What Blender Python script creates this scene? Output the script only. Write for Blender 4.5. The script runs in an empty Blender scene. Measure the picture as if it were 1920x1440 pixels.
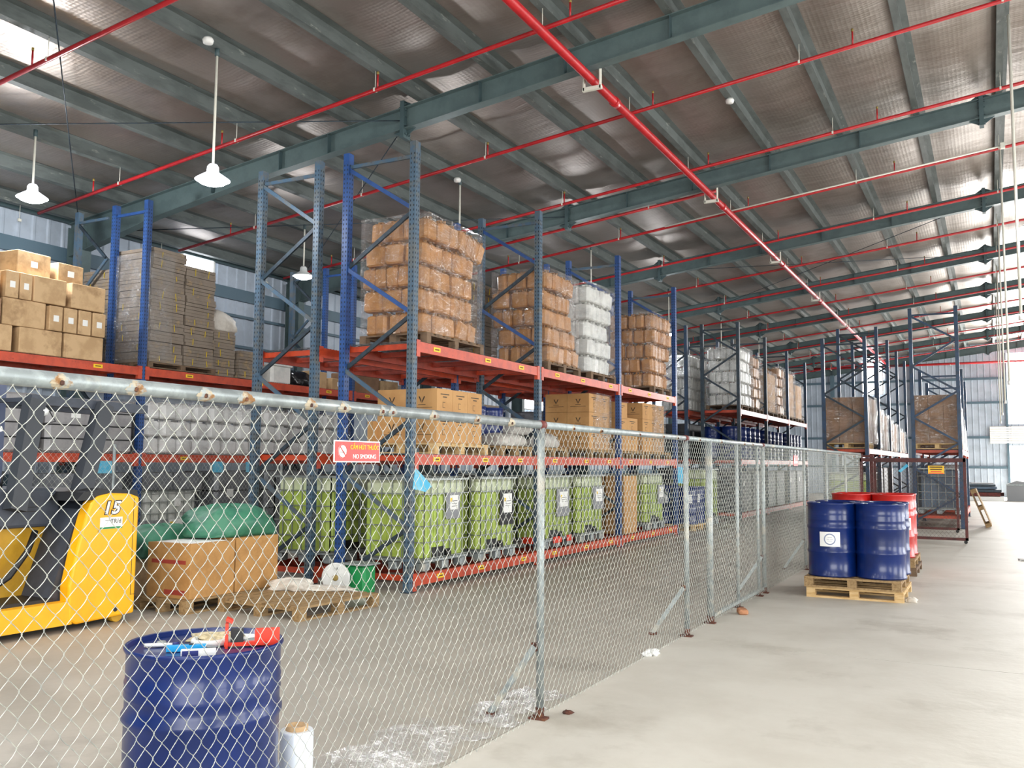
import bpy, bmesh, math, random
import numpy as np
from mathutils import Vector, Matrix
random.seed(7)
SC = bpy.context.scene
COL = SC.collection
PI = math.pi

# ------------------------------------------------------------------ camera
YAW, PITCH, ROLL, FPX, CAMH = math.radians(27.789), math.radians(4.980), math.radians(0.394), 1700.0, 1.56
fw = Vector((-math.sin(YAW)*math.cos(PITCH), math.cos(YAW)*math.cos(PITCH), math.sin(PITCH)))
rt = Vector((math.cos(YAW), math.sin(YAW), 0)); up = rt.cross(fw)
rt, up = math.cos(ROLL)*rt + math.sin(ROLL)*up, -math.sin(ROLL)*rt + math.cos(ROLL)*up
cd = bpy.data.cameras.new('camera'); cam = bpy.data.objects.new('camera', cd); COL.objects.link(cam)
cd.sensor_fit = 'HORIZONTAL'; cd.sensor_width = 36.0; cd.lens = 36.0*FPX/1920.0
cd.clip_start = 0.05; cd.clip_end = 400
cam.matrix_world = Matrix(((rt.x, up.x, -fw.x, 0), (rt.y, up.y, -fw.y, 0), (rt.z, up.z, -fw.z, CAMH), (0, 0, 0, 1)))
SC.camera = cam

# ------------------------------------------------------------------ world, daylight, exposure
w = bpy.data.worlds.new('sky'); SC.world = w; w.use_nodes = True
w.node_tree.nodes['Background'].inputs[0].default_value = (0.86, 0.93, 1.0, 1)
w.node_tree.nodes['Background'].inputs[1].default_value = 2.4
vs = SC.view_settings
vs.view_transform = 'Standard'; vs.look = 'None'; vs.gamma = 1.0; vs.use_curve_mapping = False
vs.exposure = 0.3

def area(name, loc, rot, sx, sy, power, col=(1, .98, .95)):
    l = bpy.data.lights.new(name, 'AREA'); l.shape = 'RECTANGLE'; l.size = sx; l.size_y = sy; l.energy = power; l.color = col
    o = bpy.data.objects.new(name, l); COL.objects.link(o); o.location = loc; o.rotation_euler = rot
    return o
# daylight from added unseen doors (long and near walls) and the far doorway
ADDED_DOORS_R = [-4.0, 6.5, 17.0, 28.0, 40.0]
for y in ADDED_DOORS_R:
    area('daylight', (15.85, y, 2.6), (0, PI/2, 0), 5.0, 5.6, 620)
area('daylight', (4.0, -9.8, 2.6), (PI/2, 0, 0), 12.0, 5.0, 1300)
area('daylight', (3.0, 52.9, 1.35), (-PI/2, 0, 0), 4.4, 2.5, 900)
area('daylight', (3.0, 52.9, 5.6), (-PI/2, 0, 0), 4.2, 3.6, 2000)
# strips added for overhead light: above the camera and on the unseen slope
ROOF_FILLS = [(x, y) for y in (-4.0, 2.0) for x in (-8.3, -4.1, .9, 5.2)]+[(x, y) for y in (8.0, 17.0, 26.0, 35.0, 44.0) for x in (10.0, 12.6)]
for (x, y) in ROOF_FILLS:
    area('roof_fill', (x, y, 6.73+.1176*((x if x <= 7.8 else 15.6-x)+7.68)+.15), (0, 0, 0), 1.0, 4.6, 300 if y > 5 else (190 if x < -8 else 105))
SC.cycles.max_bounces = 7; SC.cycles.diffuse_bounces = 4; SC.cycles.glossy_bounces = 3
SC.cycles.transparent_max_bounces = 24; SC.cycles.sample_clamp_indirect = 6.0
SC.cycles.caustics_reflective = False; SC.cycles.caustics_refractive = False

# ------------------------------------------------------------------ materials
def lin(h):
    if not isinstance(h, str): return tuple(h)
    h = h.lstrip('#'); v = [int(h[i:i+2], 16)/255 for i in (0, 2, 4)]
    return tuple(x/12.92 if x <= .04045 else ((x+.055)/1.055)**2.4 for x in v)
MATS = {}
def mat(name, c, rough=.5, metal=0, c2=None, scale=4, lo=.45, hi=.6, stretch=(1, 1, 1), bump=0, bscale=60, emit=None, alpha=1, spec=.5, coat=0, c3=None, s3=1.2, lo3=.55, hi3=.65):
    m = bpy.data.materials.new(name); m.use_nodes = True; nt = m.node_tree; n = nt.nodes; L = nt.links
    b = n['Principled BSDF']
    b.inputs['Roughness'].default_value = rough; b.inputs['Metallic'].default_value = metal
    b.inputs['Specular IOR Level'].default_value = spec; b.inputs['Coat Weight'].default_value = coat
    b.inputs['Base Color'].default_value = (*lin(c), 1); b.inputs['Alpha'].default_value = alpha
    geo = n.new('ShaderNodeNewGeometry'); mp = n.new('ShaderNodeMapping'); mp.inputs['Scale'].default_value = stretch
    L.new(geo.outputs['Position'], mp.inputs['Vector'])
    def noisemix(a_sock, a_col, col, sc, l, h, det=5):
        t = n.new('ShaderNodeTexNoise'); t.inputs['Scale'].default_value = sc; t.inputs['Detail'].default_value = det; t.inputs['Roughness'].default_value = .65
        L.new(mp.outputs[0], t.inputs['Vector'])
        r = n.new('ShaderNodeMapRange'); r.inputs['From Min'].default_value = l; r.inputs['From Max'].default_value = h
        L.new(t.outputs['Fac'], r.inputs['Value'])
        x = n.new('ShaderNodeMix'); x.data_type = 'RGBA'
        L.new(r.outputs[0], x.inputs['Factor'])
        if a_sock: L.new(a_sock, x.inputs[6])
        else: x.inputs[6].default_value = (*lin(a_col), 1)
        x.inputs[7].default_value = (*lin(col), 1)
        return x.outputs[2]
    s = None
    if c2: s = noisemix(None, c, c2, scale, lo, hi)
    if c3: s = noisemix(s, c, c3, s3, lo3, hi3, 8)
    if s: L.new(s, b.inputs['Base Color'])
    if bump:
        t = n.new('ShaderNodeTexNoise'); t.inputs['Scale'].default_value = bscale; t.inputs['Detail'].default_value = 3
        L.new(mp.outputs[0], t.inputs['Vector'])
        bp = n.new('ShaderNodeBump'); bp.inputs['Strength'].default_value = bump; bp.inputs['Distance'].default_value = .02
        L.new(t.outputs['Fac'], bp.inputs['Height']); L.new(bp.outputs[0], b.inputs['Normal'])
    if emit:
        b.inputs['Emission Color'].default_value = (*lin(emit[0]), 1); b.inputs['Emission Strength'].default_value = emit[1]
    MATS[name] = m
    return m
def filmmat(name, tint, base, rough, milky):
    # thin clear film: mostly see-through, wrinkles catch highlights, a little haze where it is layered
    m = bpy.data.materials.new(name); m.use_nodes = True; nt = m.node_tree; n = nt.nodes; L = nt.links
    for x in list(n): n.remove(x)
    out = n.new('ShaderNodeOutputMaterial'); mx = n.new('ShaderNodeMixShader'); mx2 = n.new('ShaderNodeMixShader'); tr = n.new('ShaderNodeBsdfTransparent')
    gl = n.new('ShaderNodeBsdfGlossy'); gl.inputs['Roughness'].default_value = rough; gl.inputs['Color'].default_value = (1, 1, 1, 1)
    df = n.new('ShaderNodeBsdfDiffuse'); df.inputs['Color'].default_value = (*lin(tint), 1)
    geo = n.new('ShaderNodeNewGeometry')
    t = n.new('ShaderNodeTexNoise'); t.inputs['Scale'].default_value = 6; t.inputs['Detail'].default_value = 5; L.new(geo.outputs['Position'], t.inputs['Vector'])
    r = n.new('ShaderNodeMapRange'); r.inputs['From Min'].default_value = .45; r.inputs['From Max'].default_value = .7
    r.inputs['To Min'].default_value = base*.6; r.inputs['To Max'].default_value = base*1.8; L.new(t.outputs['Fac'], r.inputs['Value'])
    t2 = n.new('ShaderNodeTexNoise'); t2.inputs['Scale'].default_value = 6; t2.inputs['Detail'].default_value = 3; t2.inputs['Distortion'].default_value = 1.2
    mp = n.new('ShaderNodeMapping'); mp.inputs['Scale'].default_value = (1, 1, 2.6); mp.inputs['Rotation'].default_value = (.5, .4, 0)
    L.new(geo.outputs['Position'], mp.inputs['Vector']); L.new(mp.outputs[0], t2.inputs['Vector'])
    bp = n.new('ShaderNodeBump'); bp.inputs['Strength'].default_value = 1.0; bp.inputs['Distance'].default_value = .14
    L.new(t2.outputs['Fac'], bp.inputs['Height']); L.new(bp.outputs[0], gl.inputs['Normal'])
    mx2.inputs[0].default_value = milky; L.new(gl.outputs[0], mx2.inputs[1]); L.new(df.outputs[0], mx2.inputs[2])
    L.new(r.outputs[0], mx.inputs[0]); L.new(tr.outputs[0], mx.inputs[1]); L.new(mx2.outputs[0], mx.inputs[2]); L.new(mx.outputs[0], out.inputs[0])
    MATS[name] = m
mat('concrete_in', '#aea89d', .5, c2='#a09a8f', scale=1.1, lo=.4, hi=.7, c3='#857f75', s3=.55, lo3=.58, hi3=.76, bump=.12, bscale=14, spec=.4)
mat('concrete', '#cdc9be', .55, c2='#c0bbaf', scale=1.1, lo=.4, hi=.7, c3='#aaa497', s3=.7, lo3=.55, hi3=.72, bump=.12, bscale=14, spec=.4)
mat('galv', '#9da5a5', .4, .35, c2='#878f8f', scale=14, c3='#b9b3a4', s3=3)
mat('wire', '#c3c5bb', .4, .35, c2='#a3a8a2', scale=20)
mat('rust', '#5e3527', .85, c2='#3f2820', scale=20, c3='#7d5836', s3=14)
mat('rust_stain', '#b3a78f', .6, .15, c2='#9da3a1', scale=26, lo=.48, hi=.56, c3='#8a6238', s3=18, lo3=.54, hi3=.64)
mat('rusty_red', '#6a2a22', .65, c2='#4a201c', scale=9)
mat('gate_brown', '#5b2a27', .6, c2='#43221f', scale=8)
mat('upblue', '#445c70', .45, c2='#585e60', scale=9, lo=.46, hi=.6, c3='#4b4038', s3=22, lo3=.6, hi3=.68)
mat('upblue2', '#284c86', .4, c2='#234276', scale=6, c3='#4a5560', s3=24, lo3=.64, hi3=.7)
mat('upblue3', '#294461', .45, c2='#29394b', scale=6)
mat('brace_dark', '#33424d', .5, .2, c2='#2a3138', scale=9)
mat('slot', '#1c2730', .8)
mat('orange', '#c54a2b', .38, c2='#b04027', scale=5, c3='#8a3423', s3=16, lo3=.62, hi3=.7)
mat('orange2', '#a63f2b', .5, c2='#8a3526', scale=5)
mat('tagyellow', '#f0c81e', .5)
mat('ink', '#2b2723', .7)
mat('inkred', '#7a4a1c', .7)
mat('rafter', '#5c6e6e', .5, c2='#536465', scale=3)
mat('rafter_dark', '#44575a', .55)
mat('purlin', '#646b69', .6, .1, c2='#555c5a', scale=6, stretch=(1, .3, 1), c3='#8f938c', s3=10, lo3=.62, hi3=.7)
mat('redpipe', '#bb2127', .36, c2='#a81c22', scale=4)
mat('whitepipe', '#e4e2d4', .5)
mat('sheet', '#c3cedb', .5, .1, c2='#b5c0cc', scale=1.5)
mat('girt', '#5d7583', .5)
mat('card', '#c2955f', .75, c2='#b98b56', scale=3, bump=.05, bscale=30)
mat('card_pale', '#cbaa80', .75, c2='#b8976e', scale=3, c3='#a4845e', s3=2)
mat('card_grey', '#8d8072', .75, c2='#7f7366', scale=3, c3='#a08a6c', s3=6)
mat('card_brown', '#9a7658', .75, c2='#8a6a50', scale=3)
mat('tape', '#c7a878', .25)
mat('paper', '#eeeeea', .6)
mat('tan', '#bb8449', .42, c2='#a9743c', scale=5)
mat('tan_dark', '#a3733f', .5)
mat('whitepl', '#e6e6e0', .4, c2='#d6d7d2', scale=5)
mat('foam', '#f6f6f3', .6, c2='#ececea', scale=4)
mat('strap', '#e3c43a', .5)
mat('wood', '#a0845c', .75, c2='#856a45', scale=6, stretch=(6, 1, 6), bump=.1, bscale=30)
mat('wood_new', '#d3b482', .75, c2='#bf9a63', scale=6, stretch=(1, 6, 6))
mat('wood_dark', '#77604a', .8, c2='#5f4d3c', scale=6)
mat('bluedrum', '#082462', .28, c2='#071f55', scale=3, coat=.15, spec=.4)
mat('reddrum', '#bf1f1b', .34, c2='#ad1a17', scale=3, coat=.3)
mat('yellow', '#fbb616', .38, c2='#f4ad10', scale=2)
mat('mustard', '#c99a24', .5, c2='#b98b1e', scale=3)
mat('darkpl', '#3d434e', .55, c2='#343a44', scale=5)
mat('black', '#17181a', .5)
mat('blackbag', '#101114', .25, bump=.6, bscale=9)
mat('green_liq', '#a8bb55', .38, c2='#9aae4c', scale=3, c3='#b4cc5c', s3=2)
mat('hdpe', '#cfd6b4', .4, c2='#bcc79a', scale=5)
mat('greyhdpe', '#d6d8d2', .45, c2='#c5c8c2', scale=4)
mat('darkgreywrap', '#6c6f74', .3, c2='#5a5c62', scale=4, bump=.5, bscale=10, spec=.8)
mat('bluegrey', '#52677a', .4, c2='#475a6c', scale=3)
mat('cage', '#9aa09c', .4, .6)
mat('plate_grey', '#87898c', .5)
mat('greenbag', '#3f7f62', .5, c2='#35705a', scale=6, bump=.4, bscale=12)
mat('darkwrap2', '#46474a', .55, c2='#38393c', scale=3, spec=.3)
mat('whitebag', '#d9d2c6', .6, c2='#c4bcb0', scale=6, bump=.5, bscale=12)
mat('sackgrey', '#bdb8b0', .6, c2='#a49f99', scale=6, bump=.5, bscale=10)
mat('signred', '#d92a22', .35)
mat('signyellow', '#f4c21f', .4)
mat('white', '#f2f2ee', .5)
mat('cyan', '#4fb4d8', .6, c2='#7fc4dc', scale=8)
mat('tapecyan', '#1ba3e0', .35)
mat('navy', '#1c2870', .5)
mat('redplastic', '#e33a22', .35)
mat('glove', '#cdbf9c', .9, c2='#a69877', scale=30)
mat('scalegreen', '#1f8a4c', .4)
mat('dial', '#dfe0dc', .3, c2='#cfd0cc', scale=10)
mat('brass', '#8f7a3c', .5)
mat('lamp_glass', '#ffffff', .4, emit=('#eef4ff', 30))
mat('lamp_far', '#ffffff', .4, emit=('#ffffff', 6))
mat('lamp_white', '#e9ece9', .4); mat('lamp_shade_lit', '#ffffff', .4, emit=('#eef4ff', 4))
mat('daypane', '#ffffff', .4, emit=('#f4f8ff', 9))
mat('roof_fill_pane', '#ffffff', .4, emit=('#f4f8ff', 2.5))  # glow of the strips added under the roof
mat('louvre', '#f4f4f0', .5, emit=('#ffffff', .12))  # slats given a faint glow of their own, though not a lamp
mat('brick', '#b8825e', .8, c2='#9f6c4a', scale=20)
mat('rubber', '#232323', .7)
mat('wire_rust', '#5d4a42', .6, .2, c2='#7a6a5e', scale=20)
mat('galv_dark', '#5e6466', .5, .4)
mat('tan_cap', '#8d6435', .5); mat('whitepl_cap', '#cfcfc9', .5); mat('foam_cap', '#d8d7d3', .5)
mat('ringblue', '#7f8aa8', .6)
mat('filmwhite', '#e4ebf2', .25)
mat('greyblock', '#9c9a99', .35, c2='#8b898a', scale=4, bump=.4, bscale=8)
mat('pinkpaper', '#d9b3aa', .6)
mat('blackguard', '#34383e', .5)
mat('darkpl2', '#4b5570', .5)
mat('card2', '#b98b52', .75, c2='#a97c46', scale=4); mat('redprint', '#9c3a2c', .7)
filmmat('film', '#e8e4dc', .22, .12, .12)
filmmat('film_heavy', '#e4e4e2', .26, .14, .3)
filmmat('film_litter', '#f0f0f0', .3, .12, .5)
# reflective foil insulation under the roof sheets
m = mat('foil', '#b5aca5', .44, .82, c2='#a59b92', scale=.8, spec=.5)
nt = m.node_tree; n = nt.nodes; L = nt.links; b = n['Principled BSDF']
geo = n.new('ShaderNodeNewGeometry')
v = n.new('ShaderNodeTexVoronoi'); v.inputs['Scale'].default_value = 16; v.feature = 'F1'; v.inputs['Randomness'].default_value = .12
L.new(geo.outputs['Position'], v.inputs['Vector'])
t = n.new('ShaderNodeTexNoise'); t.inputs['Scale'].default_value = 1.3; t.inputs['Detail'].default_value = 6
mp = n.new('ShaderNodeMapping'); mp.inputs['Scale'].default_value = (.5, 2.6, 1); L.new(geo.outputs['Position'], mp.inputs['Vector']); L.new(mp.outputs[0], t.inputs['Vector'])
b1 = n.new('ShaderNodeBump'); b1.inputs['Strength'].default_value = .35; b1.inputs['Distance'].default_value = .01
L.new(v.outputs['Distance'], b1.inputs['Height'])
b2 = n.new('ShaderNodeBump'); b2.inputs['Strength'].default_value = .22; b2.inputs['Distance'].default_value = .08
L.new(t.outputs['Fac'], b2.inputs['Height']); L.new(b1.outputs[0], b2.inputs['Normal']); L.new(b2.outputs[0], b.inputs['Normal'])

# ------------------------------------------------------------------ mesh helpers
def link(o, parent=None):
    COL.objects.link(o)
    if parent is not None: o.parent = parent
    return o
def tag(o, label=None, cat=None, group=None, kind=None):
    if label: o['label'] = label
    if cat: o['category'] = cat
    if group: o['group'] = group
    if kind: o['kind'] = kind
    return o
def thing(name, label, cat, loc=(0, 0, 0), rz=0, group=None):
    o = link(bpy.data.objects.new(name, None)); o.empty_display_size = .1
    o.location = loc; o.rotation_euler = (0, 0, rz)
    return tag(o, label, cat, group)
class MB:
    def __init__(s): s.v = []; s.f = []; s.mi = []; s.sm = []
    def add(s, vs, fs, mi=0, smooth=False):
        k = len(s.v); s.v += [tuple(p) for p in vs]
        for f in fs: s.f.append(tuple(i+k for i in f)); s.mi.append(mi); s.sm.append(smooth)
    def box(s, x0, x1, y0, y1, z0, z1, mi=0):
        s.add([(x0, y0, z0), (x1, y0, z0), (x1, y1, z0), (x0, y1, z0), (x0, y0, z1), (x1, y0, z1), (x1, y1, z1), (x0, y1, z1)],
              [(3, 2, 1, 0), (4, 5, 6, 7), (0, 1, 5, 4), (1, 2, 6, 5), (2, 3, 7, 6), (3, 0, 4, 7)], mi)
    def bar(s, a, b, wx, wz, mi=0, ref=(0, 0, 1)):
        a = Vector(a); b = Vector(b); d = (b-a).normalized(); r = Vector(ref)
        if abs(d.dot(r)) > .98: r = Vector((0, 1, 0))
        u = d.cross(r).normalized()*wx/2; t = u.cross(d).normalized()*wz/2
        s.add([a-u-t, a+u-t, a+u+t, a-u+t, b-u-t, b+u-t, b+u+t, b-u+t],
              [(3, 2, 1, 0), (4, 5, 6, 7), (0, 1, 5, 4), (1, 2, 6, 5), (2, 3, 7, 6), (3, 0, 4, 7)], mi)
    def tube(s, pts, r, n=8, mi=0, cap=True, smooth=True):
        pts = [Vector(p) for p in pts]; k = len(s.v); u = None
        for i, p in enumerate(pts):
            d = ((pts[min(i+1, len(pts)-1)] - pts[max(i-1, 0)])).normalized()
            if u is None:
                q = Vector((0, 0, 1)) if abs(d.z) < .9 else Vector((1, 0, 0)); u = d.cross(q).normalized()
            else: u = (u - d*u.dot(d)).normalized()
            t = d.cross(u); rr = r[i] if isinstance(r, (list, tuple)) else r
            for j in range(n):
                a = 2*PI*j/n; s.v.append(tuple(p + (u*math.cos(a)+t*math.sin(a))*rr))
        for i in range(len(pts)-1):
            for j in range(n):
                s.f.append((k+i*n+j, k+i*n+(j+1) % n, k+(i+1)*n+(j+1) % n, k+(i+1)*n+j)); s.mi.append(mi); s.sm.append(smooth)
        if cap:
            s.f.append(tuple(k+j for j in reversed(range(n)))); s.mi.append(mi); s.sm.append(False)
            e = k+(len(pts)-1)*n; s.f.append(tuple(e+j for j in range(n))); s.mi.append(mi); s.sm.append(False)
    def lathe(s, prof, c=(0, 0, 0), n=24, mi=0, smooth=True):
        k = len(s.v)
        for r, z in prof:
            for j in range(n):
                a = 2*PI*j/n; s.v.append((c[0]+r*math.cos(a), c[1]+r*math.sin(a), c[2]+z))
        for i in range(len(prof)-1):
            for j in range(n):
                s.f.append((k+i*n+j, k+i*n+(j+1) % n, k+(i+1)*n+(j+1) % n, k+(i+1)*n+j)); s.mi.append(mi); s.sm.append(smooth)
        s.f.append(tuple(k+j for j in reversed(range(n)))); s.mi.append(mi); s.sm.append(False)
        e = k+(len(prof)-1)*n; s.f.append(tuple(e+j for j in range(n))); s.mi.append(mi); s.sm.append(False)
    def prism(s, poly, axis, a, b, mi=0):
        # poly in the two other axes, extruded along axis between a and b
        n = len(poly)
        def P(p, t):
            if axis == 'x': return (t, p[0], p[1])
            if axis == 'y': return (p[0], t, p[1])
            return (p[0], p[1], t)
        vs = [P(p, a) for p in poly]+[P(p, b) for p in poly]
        fs = [tuple(range(n-1, -1, -1)), tuple(range(n, 2*n))]+[(i, (i+1) % n, n+(i+1) % n, n+i) for i in range(n)]
        s.add(vs, fs, mi)
    def rbox(s, x0, x1, y0, y1, z0, z1, c, mi=0, cz=None):
        # box with chamfered vertical and top/bottom edges
        cz = c if cz is None else cz
        def ring(i, z):
            return [(x0+c+i, y0+i, z), (x1-c-i, y0+i, z), (x1-i, y0+c+i, z), (x1-i, y1-c-i, z), (x1-c-i, y1-i, z), (x0+c+i, y1-i, z), (x0+i, y1-c-i, z), (x0+i, y0+c+i, z)]
        rs = ring(cz, z0)+ring(0, z0+cz)+ring(0, z1-cz)+ring(cz, z1)
        fs = [tuple(range(7, -1, -1)), tuple(range(24, 32))]
        for k in range(3):
            for j in range(8): fs.append((k*8+j, k*8+(j+1) % 8, k*8+8+(j+1) % 8, k*8+8+j))
        s.add(rs, fs, mi)
    def mesh(s, name, mats):
        me = bpy.data.meshes.new(name); me.from_pydata(s.v, [], s.f)
        for m_ in (mats if isinstance(mats, (list, tuple)) else [mats]): me.materials.append(MATS[m_])
        me.polygons.foreach_set('material_index', s.mi); me.polygons.foreach_set('use_smooth', s.sm)
        bm = bmesh.new(); bm.from_mesh(me); bmesh.ops.recalc_face_normals(bm, faces=bm.faces); bm.to_mesh(me); bm.free()
        me.update(); return me
    def build(s, name, mats, parent=None):
        return link(bpy.data.objects.new(name, s.mesh(name, mats)), parent)
def put(name, me, parent=None, loc=(0, 0, 0), rot=(0, 0, 0), scale=None):
    o = link(bpy.data.objects.new(name, me), parent); o.location = loc; o.rotation_euler = rot
    if scale is not None: o.scale = scale
    return o
CUBE = {}
def bx(name, m_, c, size, parent=None, rot=(0, 0, 0), bev=.0):
    if m_ not in CUBE:
        mb = MB(); mb.box(-.5, .5, -.5, .5, -.5, .5); CUBE[m_] = mb.mesh('block_'+m_, m_)
    return put(name, CUBE[m_], parent, c, rot, size)
def bxr(name, m_, x0, x1, y0, y1, z0, z1, parent=None):
    return bx(name, m_, ((x0+x1)/2, (y0+y1)/2, (z0+z1)/2), (x1-x0, y1-y0, z1-z0), parent)
def copytree(o, parent=None, **kw):
    c = o.copy(); link(c)
    if parent is not None: c.parent = parent
    for ch in o.children: copytree(ch, c)
    return c
def text(name, body, size, m_, loc, rot, parent, align='CENTER', ext=.0008, sx=1, off=0, shear=0):
    cu = bpy.data.curves.new(name, 'FONT'); cu.body = body; cu.size = size; cu.align_x = align; cu.align_y = 'CENTER'; cu.extrude = ext; cu.offset = off; cu.shear = shear
    tmp = link(bpy.data.objects.new(name, cu)); bpy.context.view_layer.update()
    me = bpy.data.meshes.new_from_object(tmp.evaluated_get(bpy.context.evaluated_depsgraph_get()))
    bpy.data.objects.remove(tmp); me.materials.clear(); me.materials.append(MATS[m_])
    o = put(name, me, parent, loc, rot); o.scale = (sx, 1, 1); return o
RX = (PI/2, 0, PI/2)   # printed on a face that looks along +X
RY = (PI/2, 0, 0)      # printed on a face that looks along -Y
def blob(name, m_, c, r, parent=None, seed=0, amp=.18, n=26, flat=.35, rz=0, mesh_only=False):
    # lumpy sack: squashed sphere with folds, flat underside resting at c.z
    rnd = random.Random(seed); mb = MB(); rings = 14; ph = [rnd.uniform(0, 6.28) for _ in range(6)]
    vs = []
    for i in range(rings+1):
        t = PI*i/rings; 
        for j in range(n):
            a = 2*PI*j/n
            k = 1+amp*(.5*math.sin(3*a+ph[0]+2*t)+.35*math.sin(5*a+ph[1]-3*t)+.3*math.sin(7*a+ph[2]+t*4)+.22*math.sin(11*a+ph[4]-6*t)+.18*math.sin(9*t+4*a+ph[5]))
            e = .62
            sx = math.copysign(abs(math.cos(a))**e, math.cos(a)); sy = math.copysign(abs(math.sin(a))**e, math.sin(a))
            sr = math.sin(t)**.6 if 0 < i < rings else 0
            z = -math.cos(t); z = max(z, -flat)
            vs.append((r[0]*sx*sr*k, r[1]*sy*sr*k, r[2]*(z+flat)/(1+flat)*1.0*(1+.25*amp*math.sin(4*a+ph[3]))*2))
    fs = [(i*n+j, i*n+(j+1) % n, (i+1)*n+(j+1) % n, (i+1)*n+j) for i in range(rings) for j in range(n)]
    mb.add(vs, fs, 0, True)
    me = mb.mesh(name, m_)
    return put(name, me, parent, c, (0, 0, rz))
def wrap(name, x0, x1, y0, y1, z0, z1, m_, seed=0, bulge=.025, label=None, group=None, top=True):
    # stretch film wound round a load: wrinkled sleeve just outside it
    rnd = random.Random(seed); mb = MB(); R = max(5, int((z1-z0)/.12)); per = []
    nx = max(4, int((x1-x0)/.16)); ny = max(4, int((y1-y0)/.16))
    for i in range(nx): per.append((x0+(x1-x0)*i/nx, y0, 0, -1))
    for i in range(ny): per.append((x1, y0+(y1-y0)*i/ny, 1, 0))
    for i in range(nx): per.append((x1-(x1-x0)*i/nx, y1, 0, 1))
    for i in range(ny): per.append((x0, y1-(y1-y0)*i/ny, -1, 0))
    n = len(per); vs = []
    for i in range(R+1):
        z = z0+(z1-z0)*i/R
        for px, py, nx_, ny_ in per:
            d = bulge*(.25+rnd.random()*.75); vs.append((px+nx_*d, py+ny_*d, z+rnd.uniform(-.02, .02)*(0 < i < R)))
    fs = [(i*n+j, i*n+(j+1) % n, (i+1)*n+(j+1) % n, (i+1)*n+j) for i in range(R) for j in range(n)]
    mb.add(vs, fs, 0, False)
    if top:
        cx, cy = (x0+x1)/2, (y0+y1)/2; k = len(mb.v)
        ring = [(px+(cx-px)*.12, py+(cy-py)*.12, z1+.012) for px, py, _, _ in per]
        mb.v += ring
        for j in range(n): mb.f.append((R*n+j, R*n+(j+1) % n, k+(j+1) % n, k+j)); mb.mi.append(0); mb.sm.append(False)
    o = mb.build(name, m_)
    tag(o, label, 'stretch film', group)
    return o

# ------------------------------------------------------------------ the building
ZS = .1176
def rz_(x):                       # centre line of the rafters
    x = x if x <= 7.8 else 15.6-x
    return 6.73+ZS*(x+7.68)
XL, XR, YN, YF = -15.4, 16.0, -10.0, 53.1
RAFT = [-6.96+6*k for k in range(11)]                 # -6.96 ... 53.04
# floor with sawn joints as separate slabs
fl = link(bpy.data.objects.new('floor', None)); tag(fl, 'pale concrete warehouse floor', None, kind='structure')
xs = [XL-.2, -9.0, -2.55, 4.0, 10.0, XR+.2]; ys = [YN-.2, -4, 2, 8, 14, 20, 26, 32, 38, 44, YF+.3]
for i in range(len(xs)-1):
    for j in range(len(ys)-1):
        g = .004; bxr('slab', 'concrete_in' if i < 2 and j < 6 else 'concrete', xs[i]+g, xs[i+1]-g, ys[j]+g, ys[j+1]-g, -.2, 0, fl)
bxr('floor_bed', 'wood_dark', XL-.2, XR+.2, YN-.2, YF+.3, -.3, -.012, fl)
# ceiling: foil-faced insulation sagging between the purlins
PUR = [.38-1.28*k for k in range(13)]+[.38+1.28*k for k in range(1, 6)]; PUR.sort()
PUR_R = [15.6-x for x in PUR if 15.6-x < XR]; ALLP = sorted(PUR+PUR_R)
edges = [XL-.3]+ALLP+[XR+.3]
cols = []
for a, b_ in zip(edges[:-1], edges[1:]):
    for k in range(5):
        t = k/5; x = a+(b_-a)*t; cols.append((x, rz_(x)+.385-.05*math.sin(PI*t)))
cols.append((edges[-1], rz_(edges[-1])+.385))
rnd = random.Random(3); NY = 90; vs = []
for j in range(NY+1):
    y = YN-.3+(YF+.6-YN)*j/NY
    for i, (x, z) in enumerate(cols): vs.append((x, y, z+(rnd.uniform(-.012, .012) if i % 5 else 0)))
nc = len(cols); fs = [(j*nc+i, (j+1)*nc+i, (j+1)*nc+i+1, j*nc+i+1) for j in range(NY) for i in range(nc-1)]
mb = MB(); mb.add(vs, fs, 0, True); ceil = mb.build('ceiling', 'foil'); tag(ceil, 'reflective foil insulation under a low-pitched metal roof', kind='structure')
# an opaque roof sheet over it
mb = MB(); mb.add([(XL-.3, YN-.3, rz_(XL-.3)+.5), (7.8, YN-.3, rz_(7.8)+.5), (XR+.3, YN-.3, rz_(XR+.3)+.5), (XL-.3, YF+.3, rz_(XL-.3)+.5), (7.8, YF+.3, rz_(7.8)+.5), (XR+.3, YF+.3, rz_(XR+.3)+.5)],
                  [(0, 1, 4, 3), (1, 2, 5, 4)]); mb.build('roof_sheet', 'sheet', ceil)
# purlins: lipped channel, one mesh shared
def purlin_mesh():
    mb = MB(); y0, y1 = YN, YF-.05
    mb.box(-.0015, .0015, y0, y1, 0, .2); mb.box(-.075, .0, y0, y1, 0, .003); mb.box(0, .075, y0, y1, .197, .2); mb.box(-.0765, -.0735, y0, y1, 0, .022)
    return mb.mesh('purlin', 'purlin')
pm = purlin_mesh()
for x in ALLP: put('purlin', pm, ceil, (x, 0, rz_(x)+.172), (0, -math.atan(ZS) if x < 7.8 else math.atan(ZS), 0), (1.3, 1, 1))
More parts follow.
